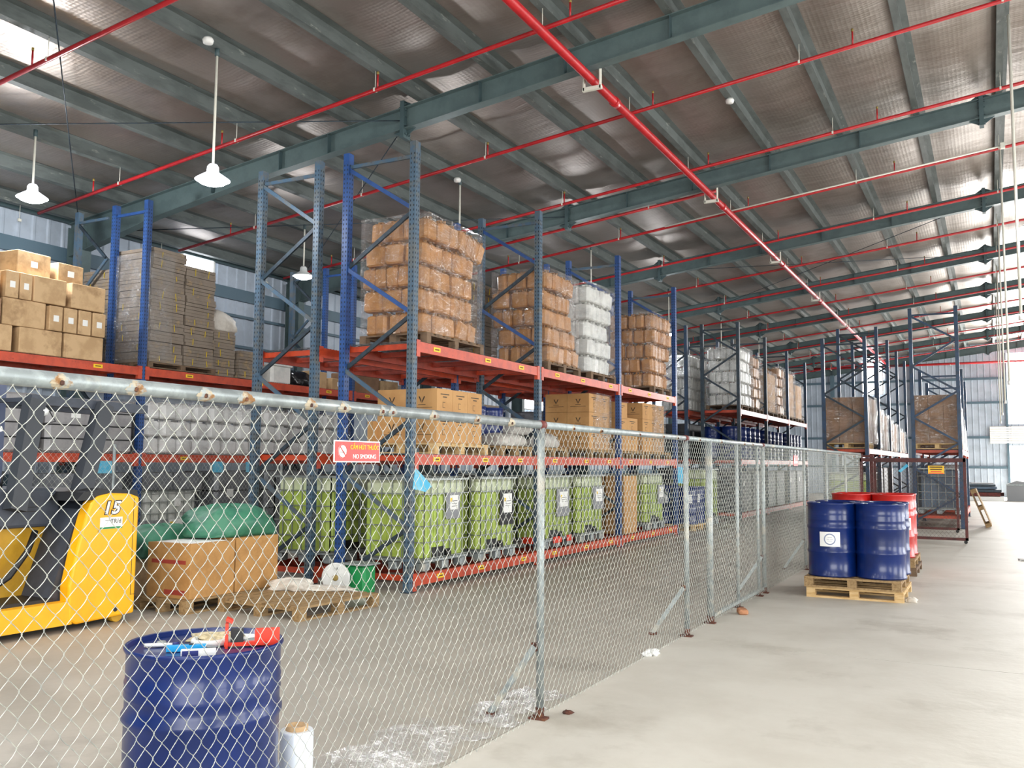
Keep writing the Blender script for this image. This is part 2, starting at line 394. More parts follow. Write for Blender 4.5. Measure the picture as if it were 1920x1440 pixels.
# rafters with stiffeners and bolted splices
def plate(mb, x, y, hw, hh, th): # a plate square to the rafter
    z = rz_(x); mb.box(x-th/2, x+th/2, y-hw, y+hw, z-hh, z+hh)
sp_mesh = None
for yr in RAFT:
    mb = MB()
    for xa, xb in ((XL+.1, 7.8), (7.8, XR-.1)):
        N = 10
        for k in range(N):
            a = xa+(xb-xa)*k/N; b_ = xa+(xb-xa)*(k+1)/N
            def dep(x):                        # deeper at the knees
                e = max(0, 1-(x-XL)/3.2, 1-(XR-x)/3.2); return .17+.16*e
            za, zb = rz_(a), rz_(b_); da, db = dep(a), dep(b_)
            def slab(y0, y1, la, ua, lb, ub):
                mb.add([(a, y0, la), (a, y1, la), (a, y1, ua), (a, y0, ua), (b_, y0, lb), (b_, y1, lb), (b_, y1, ub), (b_, y0, ub)],
                       [(0, 1, 2, 3), (4, 7, 6, 5), (0, 4, 5, 1), (1, 5, 6, 2), (2, 6, 7, 3), (3, 7, 4, 0)])
            slab(yr-.004, yr+.004, za+.17-2*da+.01, za+.16, zb+.17-2*db+.01, zb+.16)
            slab(yr-.085, yr+.085, za+.158, za+.17, zb+.158, zb+.17)
            slab(yr-.085, yr+.085, za+.17-2*da, za+.182-2*da, zb+.17-2*db, zb+.182-2*db)
    r = mb.build('rafter', 'rafter', ceil)
    for x in (-13.2, -11.6, -10.1, -9.1, -6.35, -5.0, -3.5, -1.9, 1.4, 2.9):
        z = rz_(x); bx('stiffener', 'rafter_dark', (x, yr, z), (.012, .16, .31), r)
    for x in (-7.68, .06):
        z = rz_(x); mb = MB()
        mb.box(x-.035, x+.035, yr-.09, yr+.09, z-.3, z+.27)
        for sgn in (-1, 1):
            for tri in (1, -1):
                mb.add([(x+sgn*.035, yr-.006, z+tri*.17), (x+sgn*.035, yr-.006, z+tri*.27), (x+sgn*.2, yr-.006, z+tri*.17+sgn*.02),
                        (x+sgn*.035, yr+.006, z+tri*.17), (x+sgn*.035, yr+.006, z+tri*.27), (x+sgn*.2, yr+.006, z+tri*.17+sgn*.02)],
                       [(0, 1, 2), (3, 5, 4), (0, 3, 4, 1), (1, 4, 5, 2), (2, 5, 3, 0)])
        for dz in (-.24, -.1, .03, .13, .22):
            for dy in (-.05, .05): mb.box(x-.06, x+.06, yr+dy-.012, yr+dy+.012, z+dz-.012, z+dz+.012)
        mb.build('splice_plate', 'rafter_dark', r)
# wall cladding sheets
def sheet_mesh(name, width, h, rib=.3):
    mb = MB(); prof = []; nrib = int(round(width/rib))
    for k in range(nrib):
        o = k*rib; prof += [(o, 0), (o+.20, 0), (o+.225, .028), (o+.265, .028), (o+.29, 0)]
    prof.append((width, 0))
    n_ = len(prof); vs = [(p[1], p[0], 0) for p in prof]+[(p[1], p[0], h) for p in prof]
    mb.add(vs, [(i, i+1, n_+i+1, n_+i) for i in range(n_-1)]); return mb.mesh(name, 'sheet')
wl = link(bpy.data.objects.new('wall_left', None)); tag(wl, 'pale blue-grey ribbed metal cladding wall', kind='structure')
sm = sheet_mesh('cladding_sheet', .9, rz_(XL)+.4)
k = 0
while YN+k*.9 < YF: put('cladding_sheet', sm, wl, (XL, YN+k*.9, 0)); k += 1
for z, hgt in ((1.2, .2), (3.0, .2), (4.2, .06), (5.4, .27), (4.9, .06)): bxr('girt', 'girt', XL+.03, XL+.11, YN, YF, z-hgt/2, z+hgt/2, wl)
bxr('eave_beam', 'rafter_dark', XL+.03, XL+.14, YN, YF, rz_(XL)+.2, rz_(XL)+.36, wl)
cm = MB(); h = rz_(XL)+.1
cm.box(-.2, .2, -.005, .005, 0, h); cm.box(-.21, -.19, -.1, .1, 0, h); cm.box(.19, .21, -.1, .1, 0, h); cme = cm.mesh('column', 'rafter')
for y in RAFT: put('column', cme, wl, (XL+.36, y, 0))
we = link(bpy.data.objects.new('wall_end', None)); tag(we, 'far ribbed metal end wall with a bright doorway', kind='structure')
def endsheet(x, z0, z1):
    mb = MB(); prof = []
    for k in range(3): prof += [(k*.3, 0), (k*.3+.2, 0), (k*.3+.225, -.028), (k*.3+.265, -.028), (k*.3+.29, 0)]
    prof.append((.9, 0)); n_ = len(prof)
    def zt(xx): return min(z1, rz_(x+xx)+.4)
    mb.add([(x+p[0], YF+p[1], z0) for p in prof]+[(x+p[0], YF+p[1], zt(p[0])) for p in prof], [(i, i+1, n_+i+1, n_+i) for i in range(n_-1)])
    return mb.build('cladding_sheet', 'sheet', we)
x = XL
while x < XR:
    inwin = 4.99 > x > .7; 
    if inwin: endsheet(x, 2.62, 3.72); endsheet(x, 7.4, 99)
    elif -7.1 < x < -5.5: endsheet(x, 2.3, 99)
    else: endsheet(x, 0, 99)
    x += .9
for z in (1.5, 3.05, 4.86, 6.11): 
    bxr('girt', 'girt', XL, .85, YF-.11, YF-.03, z-.06, z+.06, we)
    bxr('girt', 'girt', 5.2, XR, YF-.11, YF-.03, z-.06, z+.06, we)
bxr('door_post', 'girt', .76, .86, YF-.14, YF+.02, 0, 7.4, we); bxr('door_post', 'girt', 5.1, 5.22, YF-.14, YF+.02, 0, 7.4, we)
for x in (-7.68, -3.6): bxr('end_post', 'girt', x-.1, x+.1, YF-.32, YF-.12, 0, rz_(x)-.2, we)
# white louvre in the end wall
lv = link(bpy.data.objects.new('window_1', None)); tag(lv, 'white slatted louvre panel in the far end wall', kind='structure')
bxr('louvre_back', 'white', .0, 1.62, YF-.12, YF-.09, 2.72, 3.62, lv)
for k in range(7): bx('slat', 'louvre', (.81, YF-.17, 2.8+k*.12), (1.6, .02, .105), lv, (.5, 0, 0))
bxr('mullion', 'white', .98, 1.01, YF-.2, YF-.1, 2.72, 3.62, lv)
# glowing daylight panels: high window by the racks, low doorway behind them, windows in the long wall
def daywin(name, axis, x0, x1, y0, y1, z0, z1, label):
    w_ = link(bpy.data.objects.new(name, None)); tag(w_, label, kind='structure')
    bxr('pane', 'daypane', x0, x1, y0, y1, z0, z1, w_)
    t = .05
    if axis == 'x':
        bxr('frame', 'white', x0-.01, x1+.02, y0-t, y0, z0-t, z1+t, w_); bxr('frame', 'white', x0-.01, x1+.02, y1, y1+t, z0-t, z1+t, w_)
        bxr('frame', 'white', x0-.01, x1+.02, y0, y1, z0-t, z0, w_); bxr('frame', 'white', x0-.01, x1+.02, y0, y1, z1, z1+t, w_)
    else:
        bxr('frame', 'white', x0-t, x0, y0-.02, y1+.01, z0-t, z1+t, w_); bxr('frame', 'white', x1, x1+t, y0-.02, y1+.01, z0-t, z1+t, w_)
        bxr('frame', 'white', x0, x1, y0-.02, y1+.01, z0-t, z0, w_); bxr('frame', 'white', x0, x1, y0-.02, y1+.01, z1, z1+t, w_)
daywin('window_2', 'y', -6.1, -5.1, YF-.1, YF-.06, 5.45, 7.35, 'tall bright window high in the end wall behind the racks')
daywin('window_3', 'x', XL+.05, XL+.09, 13.75, 14.6, 5.72, 6.1, 'overexposed window high in the cladding wall beside cardboard bundles')
daywin('window_4', 'x', XL+.05, XL+.09, 41.5, 46.5, 4.55, 5.1, 'long bright window strip far along the cladding wall')
daywin('window_5', 'x', XL+.05, XL+.09, 30.0, 36.0, 3.6, 4.15, 'bright window strip on the cladding wall behind the rear racks')
for q, (x, y) in enumerate(ROOF_FILLS):  # glowing panes and frames of the added strips, outside the view
    w_ = link(bpy.data.objects.new('window_%d' % (6+q), None)); tag(w_, 'translucent strip added under the roof for overhead light', kind='structure')
    z = rz_(x)+.2; bxr('pane', 'roof_fill_pane', x-.5, x+.5, y-2.3, y+2.3, z, z+.02, w_)
    for dx in (-.53, .5): bxr('frame', 'white', x+dx, x+dx+.03, y-2.33, y+2.33, z-.02, z+.04, w_)
# unseen long wall and near wall, with door openings added for daylight
wr = link(bpy.data.objects.new('wall_right', None)); tag(wr, 'long cladding wall with added open roller doors', kind='structure')
e_ = [YN]
for y in ADDED_DOORS_R: e_ += [y-2.8, y+2.8]
e_.append(YF)
for a, b_ in zip(e_[0::2], e_[1::2]): bxr('wall_panel', 'sheet', XR, XR+.1, a, b_, 0, 5.2, wr)
bxr('wall_panel', 'sheet', XR, XR+.1, YN, YF, 5.2, rz_(XR)+.5, wr)
wn = link(bpy.data.objects.new('wall_near', None)); tag(wn, 'cladding end wall with an added wide opening', kind='structure')
bxr('wall_panel', 'sheet', XL, 0, YN-.1, YN, 0, 9, wn); bxr('wall_panel', 'sheet', 8, XR, YN-.1, YN, 0, 9, wn); bxr('wall_panel', 'sheet', 0, 8, YN-.1, YN, 5.2, 9, wn)

# ------------------------------------------------------------------ fire pipes
mp_ = thing('fire_main_pipe', 'thick red fire main pipe slung below the rafters', 'pipe')
mb = MB(); mb.tube([(-4.66, -9.5, 6.8), (-4.66, 52.5, 6.8)], .062, 12); mb.build('pipe', 'redpipe', mp_)
for y in RAFT[2:]:
    mb = MB(); mb.bar((-4.78, y+.1, 6.66), (-4.78, y+.1, 6.98), .02, .05); mb.bar((-4.54, y+.1, 6.66), (-4.54, y+.1, 7.0), .02, .05); mb.bar((-4.8, y+.1, 6.68), (-4.52, y+.1, 6.68), .05, .05)
    mb.build('bracket', 'whitepipe', mp_)
for y in range(-6, 52, 6):
    mb = MB(); mb.tube([(-4.66, y-.06, 6.8), (-4.66, y+.06, 6.8)], .074, 12); mb.build('coupling', 'redpipe', mp_)
hm = MB(); hm.tube([(0, 0, .02), (0, 0, .42)], .005, 5, 0); hm.box(-.014, .014, -.03, .03, -.035, .03, 0); hm.box(-.03, .03, -.012, .012, .38, .42, 0); hme = hm.mesh('hanger', 'whitepipe')
sm_ = MB(); sm_.tube([(0, 0, 0), (0, 0, .2)], .013, 6, 0); sm_.tube([(0, 0, .2), (0, 0, .24)], .018, 6, 1); sme = sm_.mesh('sprinkler_head', ['redpipe', 'brass'])
BR = [6.72+3.1*k for k in range(15)]
for i, y in enumerate(BR):
    lab = {1: 'red sprinkler branch pipe crossing over the lit pendant lamps', 2: 'red sprinkler branch pipe just beyond the first bolted rafter', 3: 'red sprinkler branch pipe ahead of the second bolted rafter',
           4: 'red sprinkler branch pipe with a white conduit running alongside', 5: 'red sprinkler branch pipe along the upper edge of the third bolted rafter'}.get(i)
    b_ = thing('sprinkler_pipe', lab or 'thin red sprinkler branch pipe running up the roof slope without a conduit', 'pipe', group=None if lab else 'sprinkler branch pipes')
    mb = MB(); x0, x1 = -14.5, 7.4
    mb.tube([(x0, y, rz_(x0)-.1), (-7.68, y, rz_(-7.68)-.1), (x1, y, rz_(x1)-.1)], .03, 8); mb.build('pipe', 'redpipe', b_)
    for x in ALLP[::2]:
        if x < 7: put('hanger', hme, b_, (x-.04, y, rz_(x)-.1), (0, 0, 0), (1, 1, .75))
    for x in [-13.1+2.9*k for k in range(7)]: put('sprinkler_head', sme, b_, (x, y, rz_(x)-.09))
b_ = thing('sprinkler_pipe', 'short red branch pipe ending at the thick main pipe', 'pipe')
mb = MB(); mb.tube([(-14.5, 17.5, rz_(-14.5)-.1), (-4.66, 17.5, rz_(-4.66)-.1)], .03, 8); mb.build('pipe', 'redpipe', b_)
for x in ALLP[1:9:2]: put('hanger', hme, b_, (x-.04, 17.5, rz_(x)-.1), (0, 0, 0), (1, 1, .75))
b_ = thing('fire_pipe', 'straight red fire pipe across the far end wall', 'pipe')
mb = MB(); mb.tube([(-10, YF-.6, 6.9), (6, YF-.6, 6.9)], .06, 8); mb.build('pipe', 'redpipe', b_)
for x in (-7.7, -4.7, -1.7, 1.3): bxr('bracket', 'whitepipe', x-.02, x+.02, YF-.66, YF-.1, 6.82, 6.86, b_)
cdt = thing('cable_conduit', 'thin white cable conduit alongside a red branch pipe', 'conduit')
mb = MB(); mb.tube([(-6.2, 18.95, rz_(-6.2)-.12), (.4, 18.95, rz_(.4)-.12)], .016, 6); mb.build('pipe', 'whitepipe', cdt)
mb = MB(); mb.box(.36, .44, 18.9, 19.0, rz_(.4)-.17, rz_(.4)-.07); mb.build('junction_box', 'whitepipe', cdt)
# wind bracing rods under the roof
for (xa, ya, xb, yb) in ((-15, 5.1, -7.7, 11.0), (-7.7, 5.1, -15, 11.0), (-15, 11.1, -7.7, 17), (-7.7, 11.1, -15, 17), (-7.7, 23, .06, 29), (.06, 23, -7.7, 29)):
    mb = MB(); mb.tube([(xa, ya, rz_(xa)-.02), (xb, yb, rz_(xb)-.02)], .009, 5); o = mb.build('bracing_rod', 'brace_dark')
    tag(o, 'thin diagonal steel bracing rod strung between rafters', 'rod', 'roof bracing rods')
for (x, y) in ((-8.45, 7.85), (-8.55, 14.0), (-3.5, 14.05)):
    mb = MB(); mb.lathe([(.02, -.075), (.06, -.07), (.07, -.03), (.055, 0)], n=14); o = put('smoke_detector', mb.mesh('smoke_detector', 'white'), None, (x, y, rz_(x)+.172))
    tag(o, 'small round white smoke detector under a purlin', 'detector', 'smoke detectors')

# ------------------------------------------------------------------ hanging lamps
def lamp(x, y, zl, label, group, light=0, em='lamp_glass', cord=0, ztop=None):
    zt = (rz_(x)+.17) if ztop is None else ztop
    t = thing('pendant_lamp', label, 'lamp', (x, y, zl), 0, group)
    mb = MB(); mb.tube([(0, 0, .14), (0, 0, zt-zl-.04)], .016, 8); mb.build('rod', 'whitepipe', t)
    mb = MB(); mb.tube([(0, 0, zt-zl-.1), (0, 0, zt-zl)], .03, 8); mb.build('hook', 'rafter_dark', t)
    mb = MB(); mb.lathe([(.05, .15), (.07, .12), (.075, .05), (.2, -.035), (.215, -.05)], n=24); mb.build('shade', 'lamp_shade_lit' if em == 'lamp_glass' else 'lamp_white', t)
    mb = MB(); mb.lathe([(.2, -.048), (.16, -.085), (.09, -.11), (.02, -.12)], n=20); mb.build('bulb', em, t)
    if cord:
        mb = MB(); mb.tube([(-.03, 0, .1), (-.03, 0, -cord)], .006, 5); mb.build('pull_cord', 'whitepipe', t)
    if light:
        l = bpy.data.lights.new('lamp_light', 'POINT'); l.energy = light; l.shadow_soft_size = .18; l.color = (.93, .96, 1)
        o = link(bpy.data.objects.new('lamp_light', l), t); o.location = (0, 0, -.3)
    return t
lamp(-8.55, 8.1, 5.13, 'glowing pendant lamp on a long rod above the rack with the carton pyramid', None, 40)
lamp(-12.2, 8.15, 5.4, 'glowing pendant lamp near the cladding wall on a short rod', None, 170)
lamp(-12.2, 14.05, 5.35, 'white pendant lamp hanging between two rack frames', None, 50, 'lamp_far')
lamp(-8.55, 14.1, 5.3, 'white pendant lamp hanging behind the tallest tan stack', None, 50, 'lamp_far')
for y in (20.0, 26.0, 32.0, 38.0): lamp(-8.4, y, 5.5, 'white pendant lamp over the rear rack rows', 'pendant lamps over the rear racks', 60 if y < 30 else 0, 'lamp_far')
for k, y in enumerate((14.0, 20.0, 26.0, 32.0, 38.0)):
    if k:
        hc = thing('hanging_cable', 'long white cable drop in the row over the open aisle towards the bright doorway', 'cable', (.37, y, 3.2), 0, 'cable drops towards the doorway')
        mb = MB(); mb.tube([(0, 0, 0), (0, 0, rz_(.37)+.172-3.2)], .02, 8); mb.build('conduit', 'whitepipe', hc); mb = MB(); mb.tube([(0, 0, -.06), (0, 0, .02)], .032, 8); mb.build('plug', 'white', hc)
    else:
        lamp(.66, y, 4.85, 'white pendant lamp above the open aisle beside a hanging cable', None, 120, 'lamp_far')
        hc = thing('hanging_cable', 'long white cable drop hanging from a purlin above the open aisle', 'cable', (.43, y, 3.6))
        mb = MB(); mb.tube([(0, 0, 0), (0, 0, rz_(.43)+.17-3.6)], .02, 8); mb.build('conduit', 'whitepipe', hc); mb = MB(); mb.tube([(0, 0, -.06), (0, 0, .02)], .032, 8); mb.build('plug', 'white', hc)

# ------------------------------------------------------------------ chain-link
def chainlink(y0, y1, z0, z1, p, r, sub, wob=.0):
    # flattened-helix pickets woven side by side; returns verts, quads in the (y,z) plane with depth along x
    hy = p/2; hz = hy*1.15; n_ = int((y1-y0)/hy); m_ = int((z1-z0)/hz)
    i = np.arange(n_)[:, None]; s = np.arange(m_*sub+1)[None, :]/sub
    ph = s % 2; tri = np.where(ph < 1, ph, 2-ph)
    tri = tri*1.0
    par = (i % 2)
    Y = y0+(i+.5)*hy+(np.where(par == 0, tri, 1-tri)-.5)*hy*1.12
    Z = np.broadcast_to(z0+s*hz, Y.shape).copy()
    bend = np.sin(PI*ph)                                    # rises in front, dives behind
    D = np.where(par == 0, bend, -bend)*r*1.9
    Y = Y+wob*np.sin(Z*7+i*.37)*.5; Z = Z+np.where(ph < 1, 1, -1)*np.sin(PI*(s % 1))*hy*.10
    P = np.stack([D, Y, Z], -1)                             # n, S, 3
    S = P.shape[1]
    ang = np.array([0, 2*PI/3, 4*PI/3])
    ring = np.stack([np.cos(ang), np.zeros(3), np.sin(ang)], -1)*r
    d = np.gradient(P, axis=1); d /= np.linalg.norm(d, axis=-1, keepdims=True)
    u = np.cross(d, np.array([1., 0, 0])); u /= np.linalg.norm(u, axis=-1, keepdims=True)
    V = P[:, :, None, :]+np.cos(ang)[None, None, :, None]*r*np.array([1., 0, 0])+np.sin(ang)[None, None, :, None]*r*u[:, :, None, :]
    base = (np.arange(n_)[:, None, None]*S+np.arange(S-1)[None, :, None])*3; j = np.arange(3)[None, None, :]
    q = np.stack([base+j, base+(j+1) % 3, base+3+(j+1) % 3, base+3+j], -1)
    return V.reshape(-1, 3), q.reshape(-1, 4)
def npmesh(name, parts, m_):
    off = 0; Vs = []; Qs = []
    for V, Q in parts: Vs.append(V); Qs.append(Q+off); off += len(V)
    V = np.concatenate(Vs); Q = np.concatenate(Qs)
    me = bpy.data.meshes.new(name); me.vertices.add(len(V)); me.vertices.foreach_set('co', V.astype(np.float32).ravel())
    me.loops.add(Q.size); me.loops.foreach_set('vertex_index', Q.astype(np.int32).ravel())
    me.polygons.add(len(Q)); me.polygons.foreach_set('loop_start', np.arange(0, Q.size, 4, dtype=np.int32)); me.polygons.foreach_set('loop_total', np.full(len(Q), 4, np.int32))
    me.polygons.foreach_set('use_smooth', np.ones(len(Q), bool)); me.update(calc_edges=True); me.materials.append(MATS[m_]); return me
FX, FH = -2.5, 1.8
fen = thing('chain_link_fence', 'galvanized chain-link fence with pipe posts and rust-spotted top rail', 'fence', (FX, 0, 0))
mo = put('wire_mesh', npmesh('wire_mesh', [chainlink(-1.0, 9.0, .03, 1.8, .069, .0016, 3, .002), chainlink(9.0, 20.9, .03, 1.8, .069, .0016, 1)], 'wire'), fen, (.03, 0, 0)); tag(mo, kind='stuff')
mb = MB(); mb.tube([(0, -1.2, FH), (0, 5.12, FH)], .027, 10); mb.build('top_rail', 'galv', fen)
mb = MB(); mb.tube([(0, 5.16, FH), (0, 8.2, FH)], .024, 10); mb.build('top_rail', 'galv', fen)
mb = MB(); mb.tube([(0, 8.24, FH), (0, 11.38, FH)], .024, 10); mb.build('top_rail', 'galv', fen)
mb = MB(); mb.tube([(0, 11.42, FH), (0, 20.9, FH)], .024, 10); mb.build('top_rail', 'galv', fen)
posts = [(-1.0, .024), (2.0, .0), (5.14, .024), (8.2, .024), (8.98, .034), (10.1, .02), (11.1, .018), (11.4, .026), (14.2, .022), (16.3, .022), (18.6, .022), (20.9, .024)]
for y, r in posts:
    if not r: continue
    mb = MB(); mb.tube([(0, y, 0), (0, y, FH)], r, 10); p = mb.build('post', 'galv', fen)
    mb = MB(); mb.box(-.06, .05, y-.04, y+.03, 0, .012); mb.tube([(0, y, 0), (0, y, .07)], r+.004, 8); mb.build('foot', 'rust', p)
for y in (5.14, 8.2, 11.4, 20.9): mb = MB(); mb.tube([(0, y-.035, FH), (0, y+.035, FH)], .0285, 10); mb.build('rail_clamp', 'rusty_red', fen)
for y in (5.14, 8.2, 11.4, 14.2): 
    mb = MB(); mb.bar((-.02, y-.03, .44), (-.3, y-.08, .02), .036, .036); s_ = mb.build('strut', 'galv', fen)
    mb = MB(); mb.box(-.04, -.005, y-.045, y-.01, .41, .46); mb.box(-.33, -.27, y-.11, y-.05, 0, .02); mb.build('weld', 'rust', s_)
rw = random.Random(5)
for y in (1.78, 2.05, 2.35, 2.55, 2.92, 3.14, 3.42, 3.5, 3.86, 4.3, 4.7, 5.6, 6.1, 6.9, 7.5, 7.9, 8.6, 9.4, 10.4, 10.8):
    rr = (.0276 if y < 5.1 else .0246); mb = MB(); wd = rw.uniform(.025, .05)
    for k in range(5):
        a0, a1 = -1.4+.46*k, -1.4+.46*(k+1); e0, e1 = wd*(1-abs(k-2)/3.2), wd*(1-abs(k-1.5)/3.2)
        mb.add([(rr*math.cos(a0), y-e0, FH+rr*math.sin(a0)), (rr*math.cos(a0), y+e0, FH+rr*math.sin(a0)), (rr*math.cos(a1), y+e1, FH+rr*math.sin(a1)), (rr*math.cos(a1), y-e1, FH+rr*math.sin(a1))], [(0, 1, 2, 3)])
    so = mb.build('rust_stain', 'rust_stain', fen)
    mb = MB(); mb.rbox(.02, .033, y-.006, y+.006, FH-.016, FH+.0, .003); mb.build('weld', 'rust', so)
for y in (8.98+.1,): 
    for z in (.05,): bxr('gate_rail', 'galv', -.02, .02, y, 11.3, z, z+.03, fen)
# second, distant fence in front of the wall-side racks
f2 = thing('chain_link_fence', 'second chain-link fence on thin posts in front of the wall-side rack', 'fence', (-10.7, 0, 0))
mo = put('wire_mesh', npmesh('wire_mesh_far', [chainlink(5.0, 17.0, .03, 1.75, .075, .0017, 1)], 'wire'), f2); tag(mo, kind='stuff')
for y in (5.1, 8.55, 11.9, 15.2): mb = MB(); mb.tube([(0, y, 0), (0, y, 1.78)], .022, 8); mb.build('post', 'galv', f2)
# gate leaves at the far end of the fence
def gate(loc, width, h, label, lean=0):
    g = thing('gate', label, 'gate', loc, lean)
    mb = MB(); t = .055
    mb.box(0, t, -.025, .025, .06, h); mb.box(width-t, width, -.025, .025, .06, h)
    mb.box(0, width, -.025, .025, h-t*1.4, h); mb.box(0, width, -.025, .025, .06, .06+t); mb.build('frame', 'gate_brown', g)
    V, Q = chainlink(.04, width-.04, .1, h-.06, .075, .0022, 1); V = V[:, [1, 0, 2]]
    o = put('wire_mesh', npmesh('gate_mesh', [(V, Q)], 'wire_rust'), g); tag(o, kind='stuff')
    for x in (.05, width-.05):
        mb = MB(); mb.tube([(x, -.03, .035), (x, .03, .035)], .035, 12); mb.build('caster', 'rubber', g)
    return g

gate((-2.5, 20.62, 0), 2.05, 1.72, 'open reddish-brown gate leaf with a yellow notice plate')
gate((-2.55, 23.9, 0), 1.85, 1.72, 'second reddish-brown gate leaf standing behind the one with a notice plate')
gp = thing('gate_post', 'reddish-brown square gate posts where the fence ends', 'post', (-2.5, 21.05, 0))
bx('post', 'gate_brown', (0, 0, .9), (.07, .07, 1.8), gp); bx('post', 'gate_brown', (.18, .3, .9), (.07, .07, 1.8), gp); bx('post_tie', 'gate_brown', (.09, .15, 1.76), (.3, .05, .05), gp)
nt_ = thing('notice_plate', 'yellow notice plate hung on the open gate', 'sign', (-1.0, 20.57, 1.48))
bx('plate', 'signyellow', (0, 0, 0), (.30, .006, .17), nt_)
for k in range(3): bx('lettering', 'ink' if k < 2 else 'redplastic', (0, -.005, .055-.045*k), (.24-.02*k, .002, .02), nt_)
bx('band', 'redplastic', (0, -.004, -.07), (.28, .002, .02), nt_)
cy = MB(); cy.add([(0, 0, 0), (.05, .01, -.03), (.2, 0, .1), (.17, .01, .15)], [(0, 1, 2, 3)]); cy.add([(0, .012, 0), (.05, .022, -.03), (.2, .012, .1), (.17, .022, .15)], [(3, 2, 1, 0)])
o = cy.build('cloth_rag', 'cyan'); o.location = (-1.72, 20.56, 1.45); tag(o, 'small light-blue rag tied to the gate mesh', 'rag')
# no smoking sign on the fence
sg = thing('no_smoking_sign', 'red no smoking sign in Vietnamese and English on the chain-link fence', 'sign', (FX+.045, 3.21, 1.605))
bx('plate', 'white', (0, 0, 0), (.004, .325, .094), sg); bx('panel', 'signred', (.002, 0, 0), (.003, .315, .084), sg)
text('lettering', 'CẤM HÚT THUỐC', .027, 'signyellow', (.0045, .047, .018), RX, sg, sx=.92); text('lettering', 'NO SMOKING', .027, 'white', (.0045, .047, -.022), RX, sg, sx=.98)
mb = MB(); mb.tube([(.003, -.108, 0), (.0046, -.108, 0)], .031, 24); mb.build('pictogram', 'white', sg)
mb = MB(); mb.bar((.0056, -.13, -.004), (.0056, -.088, -.004), .0015, .008, ref=(1, 0, 0)); mb.build('cigarette', 'ink', sg)
mb = MB()
for k in range(20):
    a0, a1 = 2*PI*k/20, 2*PI*(k+1)/20
    mb.add([(.0054, -.108+.031*math.cos(a0), .031*math.sin(a0)), (.0054, -.108+.031*math.cos(a1), .031*math.sin(a1)), (.0054, -.108+.026*math.cos(a1), .026*math.sin(a1)), (.0054, -.108+.026*math.cos(a0), .026*math.sin(a0))], [(0, 1, 2, 3)])
mb.bar((.0058, -.128, .02), (.0058, -.088, -.02), .001, .006, ref=(1, 0, 0)); mb.build('ban_ring', 'signred', sg)

# ------------------------------------------------------------------ pallet racks
UPM = {}
def upright_mesh(h, m_, slots):
    key = (round(h, 2), m_, slots)
    if key not in UPM:
        mb = MB(); w_, d_ = .1, .09
        mb.box(-d_/2, d_/2, -w_/2, w_/2, 0, h)
        if slots:
            nz = int(h/.06)
            for k in range(2, nz-1):
                z = k*.06
                for s_ in (-1, 1):
                    y = s_*.024
                    mb.add([(d_/2+.0008, y-.007, z-.013), (d_/2+.0008, y+.007, z-.013), (d_/2+.0008, y+.007, z+.013), (d_/2+.0008, y-.007, z+.013)], [(0, 1, 2, 3)], 1)
                    mb.add([(y-.007, -w_/2-.0008, z-.013), (y+.007, -w_/2-.0008, z-.013), (y+.007, -w_/2-.0008, z+.013), (y-.007, -w_/2-.0008, z+.013)], [(0, 1, 2, 3)], 1)
        me = bpy.data.meshes.new('upright'); me.from_pydata(mb.v, [], mb.f); me.materials.append(MATS[m_]); me.materials.append(MATS['slot']); me.polygons.foreach_set('material_index', mb.mi); me.update()
        UPM[key] = me
    return UPM[key]
DECK = {}
def deck_mesh(ly, dx):
    key = (round(ly, 2), round(dx, 2))
    if key not in DECK:
        mb = MB(); n_ = int(ly/.06)
        for k in range(n_+1):
            y = ly*k/n_; mb.bar((0, y, 0), (dx, y, 0), .005, .005)
        for k in range(int(dx/.12)+1):
            x = min(dx, k*.12); mb.bar((x, 0, -.004), (x, ly, -.004), .006, .006)
        DECK[key] = mb.mesh('wire_deck', 'galv_dark')
    return DECK[key]

